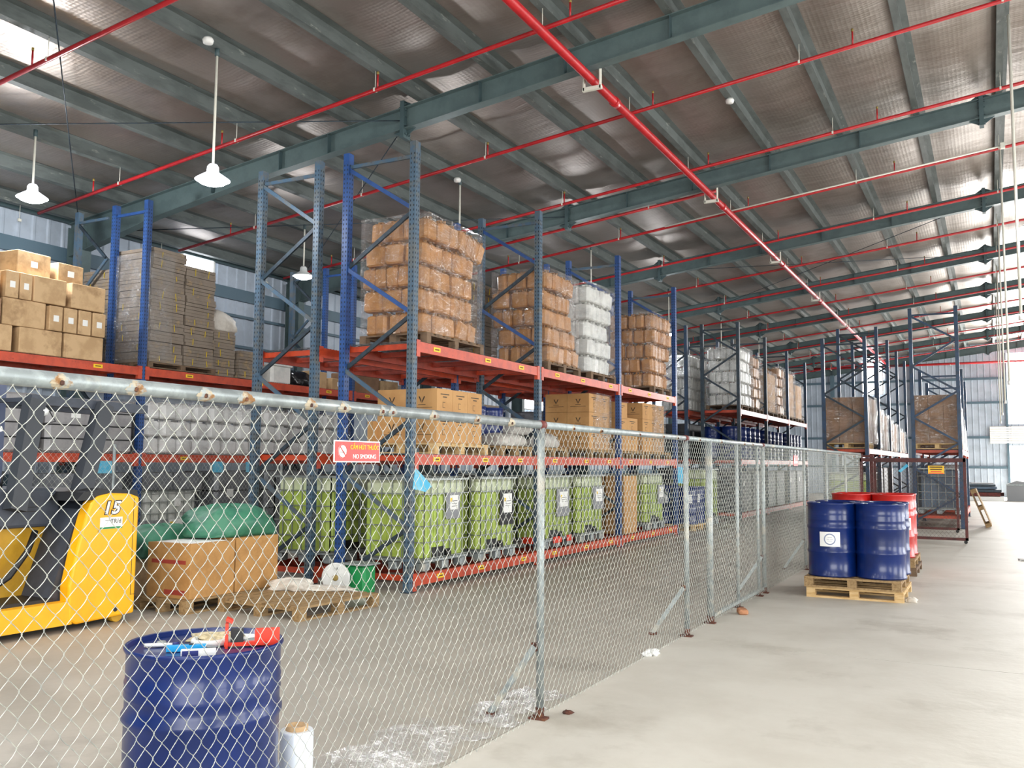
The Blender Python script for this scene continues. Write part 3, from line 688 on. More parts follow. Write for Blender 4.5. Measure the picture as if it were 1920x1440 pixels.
def rack(name, label, xf, xb, frames, levels, tops, ups=('upblue', 'upblue'), slots=True, braces='upblue', beam='orange', base=True, tags=True, deck=True, step=.655, brace_mats=None, diag=True, front=True):
    # xf = aisle face, xb = rear face; frames = list of y; levels = list of beam tops; tops = frame heights
    r = thing(name, label, 'rack', (xf, frames[0], 0)); ox, oy = xf, frames[0]
    dx = xb-xf
    for i, y in enumerate(frames):
        h = tops[i] if isinstance(tops, (list, tuple)) else tops
        for k, x in enumerate((0, dx)):
            if k == 0 and not front: continue
            um = ups[k] if not callable(ups) else ups(i, k)
            u = put('upright', upright_mesh(h, um, slots), r, (x-(.045 if k == 0 else -.045), y-oy, 0))
            bx('foot_plate', 'brace_dark', (0, 0, .005), (.14, .14, .01), u)
        z = h-.2; side = 0; n_ = 0
        bx('brace', braces, (dx/2, y-oy, z+.02), (abs(dx)-.09, .03, .045), r)
        while z > .4 and diag:
            z2 = max(.12, z-step); a = (-.05 if side else dx+.05, y-oy+(.02 if side else -.02), z); b2 = (dx+.05 if side else -.05, a[1], z2)
            mb = MB(); mb.bar(a, b2, .03, .05); mb.build('brace', (brace_mats[n_ % len(brace_mats)] if brace_mats else braces), r)
            z = z2; side = 1-side; n_ += 1
    for j in range(len(frames)-1):
        y0, y1 = frames[j]-oy+.05, frames[j+1]-oy-.05
        for li, z in enumerate(levels):
            if isinstance(z, tuple):
                if j not in z[1]: continue
                z = z[0]
            for k, x in enumerate((-.025, dx+.025)):
                mb = MB(); mb.box(x-.025, x+.025, y0, y1, z-.13, z)
                mb.box(x-.028, x+.03, y0-.02, y0+.06, z-.19, z+.02); mb.box(x-.028, x+.03, y1-.06, y1+.02, z-.19, z+.02)
                bo = mb.build('beam', beam if (k == 0) else 'orange2', r)
                if k == 0 and tags:
                    for t_ in (.16, .5, .84):
                        yy = y0+(y1-y0)*t_+rw.uniform(-.1, .1)
                        bx('location_tag', 'tagyellow', (.0025+x+.025, yy, z-.06), (.003, .16, .055), bo)
                        bx('tag_print', 'inkred', (.0045+x+.025, yy, z-.06), (.002, .1, .018), bo)
            for t_ in (.02, .22, .4, .6, .78, .98):
                yy = y0+(y1-y0)*t_; bx('cross_bar', 'orange2' if .1 < t_ < .9 else beam, (dx/2, yy, z-.05), (abs(dx)-.1, .06 if .1 < t_ < .9 else .03, .07), r)
            if deck and z > .5:
                d_ = put('wire_deck', deck_mesh(y1-y0, abs(dx)-.04), r, (dx+.02, y0, z+.006)); tag(d_, kind='stuff')
    return r
BF = [9.21, 12.72, 16.2, 19.7]
def ub(i, k): return 'upblue2' if (i == 0 and k == 1) or i >= 2 else 'upblue'
def uc(i, k): return 'upblue' if i == 0 else 'upblue2'
BM = ['upblue2', 'brace_dark', 'upblue2', 'brace_dark', 'upblue', 'brace_dark', 'upblue', 'brace_dark']
rackB = rack('pallet_rack', 'blue and orange pallet rack holding green liquid totes along the aisle', -6.2, -7.33, BF, [.2, 1.66, 3.05], 5.56, ub, brace_mats=BM)
rackC = rack('pallet_rack', 'worn blue pallet rack backing onto the green tote rack', -7.72, -8.8, BF, [.2, 1.66, 3.05], 5.54, uc, tags=False, brace_mats=['upblue', 'brace_dark', 'upblue', 'brace_dark'])
rackA = rack('pallet_rack', 'bright blue wall-side rack carrying carton pyramid and cardboard bundles', -12.0, -12.86, [4.6, 10.07, 15.5, 19.0], [1.66, 3.05], 5.8, ('upblue2', 'upblue2'), braces='upblue2', diag=False)
rackA2 = rack('pallet_rack', 'rearmost bright blue rack row against the cladding wall', -12.96, -13.8, [4.6, 10.07, 15.5, 19.0], [1.66, 3.05], 5.8, ('upblue2', 'upblue'), braces='upblue', slots=False, tags=False, front=False, brace_mats=['brace_dark', 'upblue'])
DF = [25.6, 29.1, 32.6, 36.1]
def ud(i, k): return 'upblue3' if i > 1 else 'brace_dark'
rackD = rack('pallet_rack', 'dark blue rack of wrapped white jugs above a row of blue drums', -6.2, -7.33, DF, [.2, 1.7, 3.12], [5.6, 5.6, 5.55, 5.5], ud, slots=False, braces='brace_dark', tags=False)
rackDC = rack('pallet_rack', 'blue rack row behind the wrapped white jugs', -7.72, -8.8, DF, [1.7, 3.12], 5.6, ('upblue3', 'upblue3'), slots=False, braces='brace_dark', tags=False)
EF = [25.3, 28.2, 31.4, 34.6, 38.0]
rackE = rack('pallet_rack', 'dark blue rack of brown cartons behind the fence end', -2.8, -3.95, EF, [.2, 2.0], [4.95, 5.6, 5.6, 5.6, 5.6], ('upblue3', 'upblue3'), slots=False, braces='brace_dark', tags=False)
rackE2 = rack('pallet_rack', 'tall blue rack beside the open aisle behind the brown gates', -.62, -1.78, [25.4, 28.6, 31.8], [.32, 1.98], [5.62, 4.3, 4.2], ('upblue3', 'upblue3'), slots=False, braces='upblue3', tags=False)

# ------------------------------------------------------------------ goods: pallets
def pallet(x0, x1, y0, y1, z, label, group, m_='wood', h=.14, rz=0, along='x', flip=False):
    cx, cy = (x0+x1)/2, (y0+y1)/2; lx, ly = x1-x0, y1-y0
    t = thing('wooden_pallet', label, 'pallet', (cx, cy, z), rz, group)
    bh = h-.05
    L_, W_ = (lx, ly) if along == 'x' else (ly, lx)
    def b(name, c, s):
        if along == 'x': bx(name, m_, c, s, t)
        else: bx(name, m_, (c[1], c[0], c[2]), (s[1], s[0], s[2]), t)
    n_ = 7; pw = W_/n_*.74
    for k in range(n_): b('plank', (0, -W_/2+pw/2+(W_-pw)*k/(n_-1), h-.011), (L_, pw, .022))
    for k in (-1, 0, 1):
        b('stringer', (k*(L_/2-.05), 0, h-.033), (.1, W_, .02))
        for j in (-1, 0, 1): b('block', (k*(L_/2-.05), j*(W_/2-.05), .02+(h-.063)/2), (.1, .1, h-.065))
        b('base_plank', (0, k*(W_/2-.05), .01), (L_, .1, .02))
    return t
G1 = 'pallets on the racks'
def rpal(x0, x1, y0, y1, z, m_='wood_dark', what='under stacked goods on an orange rack beam'):
    return pallet(x0, x1, y0, y1, z, 'weathered wooden pallet '+what, G1+' '+what, m_)

# jerrycans
def can_mesh(name, dx, dy, h, m_):
    mb = MB(); mb.rbox(-dx/2, dx/2, -dy/2, dy/2, 0, h*.86, min(dx, dy)*.2, 0, .022)
    # handle bridge and cap
    mb.box(-dx*.28, -dx*.18, -dy*.1, dy*.1, h*.84, h*.98); mb.box(dx*.08, dx*.18, -dy*.1, dy*.1, h*.84, h*.98); mb.box(-dx*.28, dx*.18, -dy*.1, dy*.1, h*.965, h)
    mb.tube([(dx*.33, 0, h*.84), (dx*.33, 0, h*.97)], min(dx, dy)*.13, 8, 1)
    # waist groove faces kept dark by depth
    return mb.mesh(name, [m_, m_+'_cap'])

CANS = {}
def cans(x0, x1, y0, y1, z0, layers, lh, m_, label, group, seed=0, wdt=.2, lng=.28, fulltop=True, name='jerrycan', jit=.02, shift=.05, topcut=None, lean=True):
    rnd = random.Random(seed); cnt = 0
    for L_ in range(layers):
        alt = L_ % 2
        a, b_ = (wdt, lng) if alt == 0 else (lng, wdt)
        nx = max(2, round((x1-x0)/a)); ny = max(2, round((y1-y0)/b_))
        px, py = (x1-x0)/nx, (y1-y0)/ny
        ox, oy = rnd.uniform(-shift, shift), rnd.uniform(-shift, shift)
        key = (m_, round(px, 3), round(py, 3), round(lh, 3))
        if key not in CANS: CANS[key] = can_mesh(name, px*.97, py*.97, lh*1.0, m_)
        for i in range(nx):
            for j in range(ny):
                vis = i == nx-1 or j == 0 or (fulltop and L_ == layers-1)
                if not vis: continue
                if topcut is not None and L_ == layers-1 and y0+py*(j+.5) > topcut: continue
                ln = -.22 if (lean and alt == 0 and i == nx-1 and j >= ny-2 and L_ % 4 == 0) else 0
                o = put(name, CANS[key], None, (x0+px*(i+.5)+ox+rnd.uniform(-jit, jit), y0+py*(j+.5)+oy+rnd.uniform(-jit, jit), z0+L_*lh+rnd.uniform(0, .004)),
                        (rnd.uniform(-.05, .05)+ln, rnd.uniform(-.05, .05), rnd.uniform(-.07, .07)))
                tag(o, label, 'jerrycan', group); cnt += 1
    return cnt
# tallest tan stack, at the corner of the tote rack
rpal(-7.27, -6.22, 9.5, 10.95, 3.06)
cans(-7.2, -6.28, 9.52, 10.86, 3.205, 5, .305, 'tan', 'tan plastic jerrycan in the tall wrapped stack with a slumped top corner', 'tan jerrycans in the tallest stack', 1, topcut=10.35)
wrap('stretch_film', -7.24, -6.24, 9.48, 10.9, 3.2, 4.74, 'film', 1, .04, 'clear stretch film around the tall tan stack with a slumped corner')
for k in range(4):
    cm_ = CANS[[q for q in CANS if q[0] == 'tan'][0]]
    o = put('jerrycan', cm_, None, (-6.45, 10.5+.155*k, 4.46-.02*k), (-.3, .12, .05), (1.3, .8, 1.05)); tag(o, 'tan plastic jerrycan slumping off the top corner of the tallest stack', 'jerrycan', 'slumped tan jerrycans')
# second tan stack
rpal(-7.3, -6.25, 13.1, 14.42, 3.06)
cans(-7.25, -6.32, 13.15, 14.3, 3.205, 5, .305, 'tan', 'tan plastic jerrycan in the wrapped stack beside the white jug stack', 'tan jerrycans beside white jugs', 2)
wrap('stretch_film', -7.29, -6.27, 13.1, 14.36, 3.2, 4.74, 'film', 2, .04, 'clear stretch film around the tan stack beside white jugs')
# white stack
rpal(-7.3, -6.25, 14.88, 16.1, 3.06)
cans(-7.22, -6.32, 14.92, 16.02, 3.205, 5, .318, 'whitepl', 'white plastic jug in the wrapped stack between tan stacks', 'white jugs between tan stacks', 3)
wrap('stretch_film', -7.27, -6.27, 14.87, 16.08, 3.2, 4.82, 'film', 3, .05, 'clear stretch film around the white jugs between tan stacks')
# third tan stack, at the rack end
rpal(-7.3, -6.25, 18.3, 19.5, 3.06)
cans(-7.3, -6.3, 18.32, 19.46, 3.205, 5, .315, 'tan', 'darker tan jerrycan in the wrapped stack at the rack end', 'tan jerrycans at the rack end', 4, .19, .24)
wrap('stretch_film', -7.34, -6.25, 18.28, 19.5, 3.2, 4.8, 'film', 4, .04, 'clear stretch film around the tan stack at the rack end')
# far stacks on the dark rack
rpal(-7.3, -6.25, 26.0, 27.5, 3.13, what='under wrapped goods on the dark rear rack')
cans(-7.25, -6.32, 26.05, 27.45, 3.28, 5, .335, 'whitepl', 'white jug in the big wrapped stack on the dark rear rack', 'white jugs on the rear rack', 5)
wrap('stretch_film', -7.29, -6.27, 26.0, 27.5, 3.27, 4.97, 'film_heavy', 5, .05, 'thick clear film around the big white stack on the rear rack')
cans(-8.7, -7.8, 26.0, 28.0, 3.15, 5, .33, 'whitepl', 'white jug stacked behind the big wrapped white stack', 'white jugs behind the rear stack', 6, fulltop=False)
wrap('stretch_film', -8.74, -7.76, 25.95, 28.05, 3.15, 4.8, 'film_heavy', 6, .05, 'thick clear film around the white jugs at the very back')
for q, (ya, yb, nl) in enumerate(((27.75, 28.8, 5), (29.5, 31.0, 4), (31.3, 32.4, 5), (32.9, 34.2, 5), (34.5, 35.8, 4))):
    rpal(-7.3, -6.25, ya, yb, 3.13, what='under wrapped goods on the dark rear rack')
    if q in (0, 2): cans(-7.25, -6.32, ya+.03, yb-.05, 3.28, nl, .32, 'tan', 'tan jerrycan in a shiny wrapped stack on the dark rear rack', 'tan jerrycans on the rear rack', 7+q, .3, .36, False)
    else:
        for zz in range(nl):
            for yy in range(3):
                d = (yb-ya-.1)/3
                o = bxr('carton', 'card', -7.2, -6.33, ya+.05+d*yy+.005, ya+.05+d*(yy+1)-.005, 3.28+.31*zz+.003, 3.28+.31*(zz+1)-.003); tag(o, 'tan carton in a shiny wrapped block on the dark rear rack', 'carton', 'tan cartons on the rear rack')
    wrap('stretch_film', -7.29, -6.27, ya-.02, yb+.02, 3.27, 3.28+.32*nl+.02, 'film_heavy', 20+q, .05, 'glittering film around a tan stack on the dark rear rack', 'films on the rear rack')

# cartons
VLOGO = MB(); 
for s_ in (-1, 1):
    VLOGO.add([(s_*.004, 0, -.045), (s_*.05, 0, .045), (s_*.032, 0, .045), (s_*.004, 0, -.012)], [(0, 1, 2, 3)])
vme = VLOGO.mesh('printed_logo', 'ink'); vme.polygons.foreach_set('use_smooth', [False]*2)
def vcarton(x0, x1, y0, y1, z0, z1, label, group, logo=True, side=True, m_='card'):
    t = thing('carton', label, 'carton', ((x0+x1)/2, (y0+y1)/2, z0), 0, group); lx, ly, lz = x1-x0-.006, y1-y0-.006, z1-z0-.004
    bx('box', m_, (0, 0, lz/2), (lx, ly, lz), t)
    bx('tape', 'tape', (0, 0, lz+.0005), (lx, .05, .001), t)
    if logo:
        put('printed_logo', vme, t, (0, -ly/2-.0015, lz*.58)); bx('print_line', 'ink', (0, -ly/2-.001, lz*.3), (lx*.7, .001, .006), t)
        bx('print_line', 'ink', (0, -ly/2-.001, lz*.4), (lx*.25, .001, .006), t)
    if side:
        bx('print_line', 'ink', (lx/2+.001, 0, lz*.8), (.001, ly*.55, .012), t); bx('print_line', 'ink', (lx/2+.001, 0, lz*.7), (.001, ly*.25, .012), t)
        for (dy, dz, sy, sz) in ((-.05, 0, .006, .07), (-.02, .035, .06, .006), (-.02, -.035, .06, .006)):
            bx('print_mark', 'ink', (lx/2+.001, dy, lz*.4+dz), (.001, sy, sz), t)
    return t
def vblock(x0, x1, y0, y1, z0, z1, nx, ny, nz, label, group, skip=(), **kw):
    for i in range(nx):
        for j in range(ny):
            for k in range(nz):
                if (i, j, k) in skip: continue
                if i < nx-1 and j > 0 and k < nz-1: continue
                vcarton(x0+(x1-x0)*i/nx, x0+(x1-x0)*(i+1)/nx, y0+(y1-y0)*j/ny, y0+(y1-y0)*(j+1)/ny, z0+(z1-z0)*k/nz, z0+(z1-z0)*(k+1)/nz, label, group, logo=(j == 0), side=(i == nx-1), **kw)
pallet(-7.3, -6.22, 9.72, 11.1, 1.67, 'pale pallet under printed cartons at the tote rack corner', None, 'wood_new')
vblock(-7.22, -6.28, 9.85, 11.02, 1.815, 2.52, 2, 3, 2, 'kraft carton with a dark chevron print at the tote rack corner', 'printed cartons at the rack corner')
o = bxr('carton', 'card', -7.3, -7.21, 9.75, 10.6, 1.815, 2.1)
tag(o, 'narrow kraft carton tucked beside the printed cartons', 'carton')
rpal(-7.3, -6.28, 14.95, 16.1, 1.67, 'wood', 'under printed cartons on the middle beam')
vblock(-7.26, -6.38, 15.1, 16.1, 1.815, 2.83, 2, 2, 3, 'kraft carton with a dark chevron print in the half-wrapped block of three layers', 'printed cartons, half-wrapped block')
wrap('stretch_film', -6.9, -6.36, 15.3, 16.13, 1.83, 2.85, 'film_heavy', 31, .03, 'shiny film over one side of the printed carton block', top=False)
rpal(-7.3, -6.28, 16.4, 17.75, 1.67, 'wood', 'under printed cartons on the middle beam')
vblock(-7.2, -6.4, 16.5, 17.1, 1.815, 2.77, 2, 1, 3, 'kraft carton in the slim stack next to the rack upright', 'cartons in the slim stack')
vblock(-7.2, -6.4, 17.1, 17.7, 1.815, 2.48, 2, 1, 2, 'kraft carton in the lower step of the slim stack', 'cartons in the low step')
rpal(-7.3, -6.28, 17.95, 19.5, 1.67, 'wood', 'under printed cartons on the middle beam')
vblock(-7.25, -6.4, 18.0, 19.4, 1.815, 2.84, 2, 3, 3, 'kraft carton in the block at the far end of the middle beam', 'cartons at the far end of the middle beam')
wrap('stretch_film', -7.0, -6.38, 18.6, 19.45, 1.83, 2.85, 'film_heavy', 33, .03, 'shiny film over the carton block at the far end of the middle beam', top=False)
# sacks and drums on the middle beam
rpal(-7.3, -6.28, 11.6, 12.6, 1.67, 'wood', 'under printed cartons on the middle beam'); rpal(-7.3, -6.28, 12.85, 13.95, 1.67, 'wood', 'under printed cartons on the middle beam')
for q, (x, y, rx, ry, rzz, z) in enumerate(((-6.6, 12.2, .3, .42, .1, 1.815), (-6.6, 13.35, .3, .42, .12, 1.815), (-6.75, 12.9, .3, .35, .1, 2.0))):
    o = blob('sack', 'sackgrey', (x, y, z), (rx, ry, rzz), None, 40+q, .12); tag(o, 'pale grey plastic sack lying on the middle beam between carton blocks', 'sack', 'sacks on the middle beam')

# drums
def drum_mesh(name, r, h, m_):
    mb = MB(); a = r*.965
    mb.lathe([(a*.9, .02), (a*.97, .012), (r*.99, 0), (r*.99, .02), (a, .03), (a, h*.30), (r, h*.325), (r, h*.345), (a, h*.37), (a*.995, h*.45), (a, h*.5), (a, h*.63), (r, h*.655), (r, h*.675), (a, h*.70),
              (a*1.0, h*.76), (r*.978, h*.77), (a, h*.78), (r*.978, h*.80), (a, h*.81), (r*.978, h*.83), (a, h*.84), (a, h*.965), (r*.985, h*.975), (r*1.0, h*.988), (r*.985, h), (a*.985, h*.995), (a*.965, h*.975)], n=40, mi=0)
    return mb.mesh(name, m_)
DM = {}
bung = MB(); bung.lathe([(.035, 0), (.035, .012), (.028, .018)], n=14); bung_me = None
def drum(x, y, z, m_, label, group, r=.285, h=.86, rz=0, paper=None):
    if (m_, r, h) not in DM: DM[(m_, r, h)] = drum_mesh('drum_body', r, h, m_)
    global bung_me
    if bung_me is None: bung_me = bung.mesh('bung', 'galv')
    t = thing('steel_drum', label, 'drum', (x, y, z), rz, group); put('drum_body', DM[(m_, r, h)], t)
    put('bung', bung_me, t, (r*.6, 0, h*.975)); put('bung', bung_me, t, (-r*.55, .05, h*.975), (0, 0, 0), (.6, .6, 1))
    if paper:
        a0, z0, wd, hh = paper; mb = MB(); n_ = 8; rr = r+.002
        ang = [a0-wd/2+wd*k/n_ for k in range(n_+1)]
        mb.add([(rr*math.cos(a), rr*math.sin(a), z0) for a in ang]+[(rr*math.cos(a), rr*math.sin(a), z0+hh) for a in ang], [(k, k+1, n_+1+k+1, n_+1+k) for k in range(n_)], 0)
        p = mb.build('paper_label', 'paper', t)
        mb = MB(); rr = r+.004
        for k in range(24):
            q0, q1 = 2*PI*k/24, 2*PI*(k+1)/24
            pts = [(q0, .066), (q1, .066), (q1, .054), (q0, .054)]
            mb.add([((rr)*math.cos(a0+math.cos(q)*e/r), rr*math.sin(a0+math.cos(q)*e/r), z0+hh/2+math.sin(q)*e) for q, e in pts], [(0, 1, 2, 3)])
        mb.build('printed_ring', 'ringblue', p)
        mb = MB()
        for (dz, wd2) in ((.016, .05), (-.003, .07), (-.022, .05)):
            mb.add([(rr*math.cos(a0+s_*wd2/2/r), rr*math.sin(a0+s_*wd2/2/r), z0+hh/2+dz+e) for s_, e in ((-1, 0), (1, 0), (1, .004), (-1, .004))], [(0, 1, 2, 3)])
        mb.build('printed_lines', 'ringblue', p)
    return t

PAL_A = 'lower pale pallet'
pallet(-2.0, -.93, 11.36, 12.5, 0, 'pale new pallet on the floor, lower of two under blue drums', None, 'wood_new', .12)
pallet(-2.02, -.95, 11.34, 12.5, .121, 'upper dusty pallet directly under the blue drums', None, 'wood', .12)
drum(-1.735, 11.63, .242, 'bluedrum', 'glossy blue steel drum with a white paper label on stacked pallets', None, .283, .87, 0, (-PI/2+.06, .36, .82, .17))
drum(-1.19, 11.66, .242, 'bluedrum', 'glossy blue steel drum without label beside the labelled one', None, .283, .87)
for x in (-1.735, -1.19): drum(x, 12.23, .242, 'bluedrum', 'glossy blue steel drum in the second row on stacked pallets', 'rear blue drums on pallets', .283, .87)
pallet(-2.1, -.98, 14.15, 15.3, 0, 'dusty pallet on the floor, lower of two under red drums', None, 'wood_dark', .12); pallet(-2.1, -1.0, 14.15, 15.3, .121, 'upper pallet directly under the red drums', None, 'wood', .12)
drum(-1.3, 14.46, .242, 'reddrum', 'red steel drum with a white paper label behind the blue drums', None, .29, .9, 0, (-PI/2+.75, .4, .6, .17))
drum(-1.86, 14.46, .242, 'reddrum', 'red steel drum mostly hidden behind the blue drums', None, .29, .9)
for x in (-1.86, -1.3): drum(x, 15.03, .242, 'reddrum', 'red steel drum in the back row behind the blue drums', 'rear red drums', .29, .9)
o = blob('plastic_scrap', 'whitebag', (-.86, 11.5, 0), (.06, .04, .03), None, 3, .3); tag(o, 'crumpled white plastic scrap beside the blue drum pallet', 'scrap')
# near drum with odds and ends on its lid
DX, DY, DH, DR = -2.9, 2.8, .82, .315
drum(DX, DY, 0, 'bluedrum', 'big blue steel drum standing against the chain-link fence with tools on its lid', None, DR, DH, .8)
zl = DH*.976
def small(name, m_, c, size, rz, label, cat): 
    o = bx(name, m_, c, size, None, (0, 0, rz)); tag(o, label, cat); return o
tk = thing('box_cutter', 'bright cyan box cutter lying on the blue drum lid', 'cutter', (DX+.02, DY-.12, zl+.001), .75)
bx('handle', 'tapecyan', (0, 0, .012), (.15, .03, .022), tk); bx('slider', 'black', (.02, 0, .025), (.02, .012, .006), tk); bx('blade', 'galv', (.095, 0, .012), (.05, .018, .002), tk)
tk = thing('small_box', 'small white and navy printed box on the blue drum lid', 'box', (DX+.13, DY-.16, zl), .75); bx('carton', 'paper', (0, 0, .013), (.13, .03, .025), tk); bx('print', 'navy', (-.03, -.016, .013), (.06, .002, .02), tk)
tk = thing('marker_pen', 'white marker pen on the blue drum lid', 'pen', (DX-.13, DY-.12, zl+.009), .7); 
mb = MB(); mb.tube([(-.06, 0, 0), (.05, 0, 0)], .008, 8); mb.build('barrel', 'white', tk); mb = MB(); mb.tube([(.05, 0, 0), (.075, 0, 0)], .0095, 8); mb.build('cap', 'navy', tk)
tk = thing('tape_dispenser', 'red plastic tape dispenser on the blue drum lid', 'dispenser', (DX+.13, DY+.03, zl), .75)
bx('cheek', 'redplastic', (-.03, 0, .05), (.012, .06, .1), tk); bx('cheek', 'redplastic', (.13, .02, .035), (.1, .012, .07), tk); bx('bridge', 'redplastic', (.04, .01, .012), (.16, .03, .015), tk); bx('blade', 'redplastic', (-.02, 0, .11), (.03, .05, .012), tk, (0, .5, 0)); bx('roller', 'black', (.01, .02, .04), (.05, .04, .06), tk)
o = blob('work_glove', 'glove', (DX-.04, DY+.1, zl), (.1, .06, .016), None, 9, .3, rz=.8); tag(o, 'dirty cream work glove on the blue drum lid', 'glove')
mb = MB(); mb.lathe([(.075, 0), (.08, .006), (.08, .02), (.075, .026), (.06, .026), (.06, .002)], n=24); o = put('tape_roll', mb.mesh('tape_roll', 'whitepl'), None, (DX+.0, DY+.03, zl)); tag(o, 'roll of white tape lying on the blue drum lid', 'tape roll')
o = blob('paper_scrap', 'paper', (DX-.0, DY+.18, zl), (.09, .04, .008), None, 12, .2, rz=.6); tag(o, 'white paper scrap on the blue drum lid', 'paper')
# film roll by the drum
t = thing('film_roll', 'upright roll of clear stretch film with a cardboard core beside the blue drum', 'film roll', (-2.78, 3.24, 0))
mb = MB(); mb.lathe([(.07, 0), (.074, .01), (.074, .36), (.07, .37)], n=28); mb.build('film', 'filmwhite', t); mb = MB(); mb.lathe([(.05, 0), (.05, .39), (.04, .39), (.04, .3)], n=24); mb.build('core', 'card_pale', t)


# ------------------------------------------------------------------ intermediate bulk totes
TOTE = {}
def tote_meshes(kind):
    if kind in TOTE: return TOTE[kind]
    tank, pale = {'green': ('green_liq', 'hdpe'), 'grey': ('greyhdpe', 'greyhdpe'), 'blue': ('bluegrey', 'bluegrey'), 'dark': ('darkpl', 'darkpl')}[kind]
    L_, W_, z0, z1 = 1.08, .98, .15, 1.13        # along y, along x
    mb = MB(); x, y = W_/2-.02, L_/2-.02; zf = .95
    mb.rbox(-x, x, -y, y, z0, zf, .07, 0, .02); mb.rbox(-x, x, -y, y, zf-.02, z1, .07, 1, .04)
    # vertical flutes on the two faces seen
    for k in range(-3, 4):
        mb.box(x-.002, x+.008, k*.13-.035, k*.13+.035, z0+.06, zf-.03, 0); mb.box(k*.12-.035, k*.12+.035, -y-.008, -y+.002, z0+.06, zf-.03, 0)
    mb.lathe([(.11, z1-.01), (.11, z1+.03), (.09, z1+.045)], n=16, mi=2)
    body = mb.mesh('tank', [tank, pale, 'black'])
    mb = MB(); X, Y = W_/2, L_/2
    def ring(z, t):
        for a, b_ in (((-X, -Y), (X, -Y)), ((X, -Y), (X, Y)), ((X, Y), (-X, Y)), ((-X, Y), (-X, -Y))): mb.bar((*a, z), (*b_, z), t, t)
    for z in (.16, .36, .56, .76, .96): ring(z, .012)
    ring(1.145, .024)
    for k in range(8):
        yy = -Y+2*Y*k/7
        for sx in (-1, 1): mb.bar((sx*X, yy, .15), (sx*X, yy, 1.14), .012, .012)
    for k in range(7):
        xx = -X+2*X*k/6
        for sy in (-1, 1): mb.bar((xx, sy*Y, .15), (xx, sy*Y, 1.14), .012, .012)
    for xx in (-.25, .25): mb.bar((xx, -Y, 1.15), (xx, Y, 1.15), .02, .02)
    cage = mb.mesh('cage', 'cage')
    mb = MB(); 
    for sx in (-1, 0, 1):
        for sy in (-1, 0, 1): mb.rbox(sx*(X-.07)-.065, sx*(X-.07)+.065, sy*(Y-.09)-.075, sy*(Y-.09)+.075, 0, .115, .015)
    mb.box(-X, X, -Y, Y, .115, .145); base = mb.mesh('pallet_base', 'galv')
    mb = MB(); mb.box(X-.12, X-.02, -.2, .2, .15, .24); deckm = mb.mesh('valve_recess', 'black')
    mb = MB(); mb.tube([(X-.03, 0, .2), (X+.05, 0, .2)], .04, 12); mb.box(X+.0, X+.03, -.06, .06, .235, .255); valve = mb.mesh('valve', 'black')
    TOTE[kind] = (body, cage, base, valve); return TOTE[kind]
def tote(x, y, z, kind, label, group=None, plate=None, sc=(1, 1, 1), red=False, rz=0, face='x'):
    t = thing('bulk_liquid_tote', label, 'tote', (x, y, z), rz, group); t.scale = sc
    b_, c_, p_, v_ = tote_meshes(kind); put('tank', b_, t); put('cage', c_, t); put('pallet_base', p_, t); put('valve', v_, t)
    bx('recess_shade', 'black', (.43, -.18, .22), (.1, .3, .14), t) if kind == 'green' else None  # black block stands in for shade in the hollow under the tank
    X, Y = .5, .545
    if plate:
        pm_, py, pz, pw, ph = plate; pl = bx('label_plate', pm_, (X+.006, py, pz), (.006, pw, ph), t)
        bx('paper_label', 'paper', (X+.011, py+.02, pz+ph*.12), (.003, pw*.6, ph*.55), t); bx('hazard_mark', 'tagyellow', (X+.013, py-pw*.15, pz+ph*.22), (.002, .05, .05), t)
        for k in range(3): bx('print_line', 'ink', (X+.0135, py+.03, pz+ph*.18-k*.035), (.001, pw*.4, .006), t)
    if red: bx('frame_guard', 'redplastic', (X+.01, -.1, .13), (.02, .3, .1), t); bx('frame_guard', 'redplastic', (X+.01, .35, .13), (.02, .16, .1), t); bx('frame_guard', 'redplastic', (X-.3, -.55, .13), (.2, .02, .1), t)
    return t
GT = 'green totes in the front rack'
tote(-6.77, 10.13, .2, 'green', 'green liquid tote at the rack corner with a grey plate and single paper', None, ('plate_grey', .12, .8, .34, .34))
tote(-6.77, 11.55, .2, 'green', 'green liquid tote with a black label plate', None, ('black', .2, .72, .42, .5))
tote(-6.77, 13.6, .2, 'green', 'green liquid tote with red base guards', None, ('plate_grey', .12, .72, .5, .45), red=True)
tote(-6.77, 15.05, .2, 'green', 'green liquid tote with a silver plate and tilted paper next to the tall carton', None, ('plate_grey', .2, .75, .5, .4))
tote(-6.77, 18.5, .2, 'green', 'green liquid tote at the end of the front rack beyond the tall carton', None, ('plate_grey', .25, .72, .42, .4))
tl = thing('carton', 'tall narrow brown carton standing between green totes on the bottom beam', 'carton', (-6.75, 17.05, .2)); bx('box', 'card', (0, 0, .56), (.86, .7, 1.12), tl); bx('tape', 'tape', (.432, 0, .56), (.002, .05, 1.1), tl); bx('flap_line', 'ink', (.431, 0, .6), (.001, .68, .005), tl)
for q, y in enumerate((10.15, 11.5, 13.6)): tote(-8.26, y, .21, 'green', 'green liquid tote in the rear row seen through the worn blue frame', 'green totes in the rear row')
for q, y in enumerate((26.0, 27.3)): tote(-3.38, y, .21, 'green', 'green liquid tote on the lowest beam behind the fence end', 'green totes behind the fence end')
tote(-1.2, 26.1, .34, 'blue', 'blue-grey caged tote behind the brown gates', None, None)
tote(-1.2, 27.4, .34, 'blue', 'second blue-grey caged tote further in behind the gates', None, None)
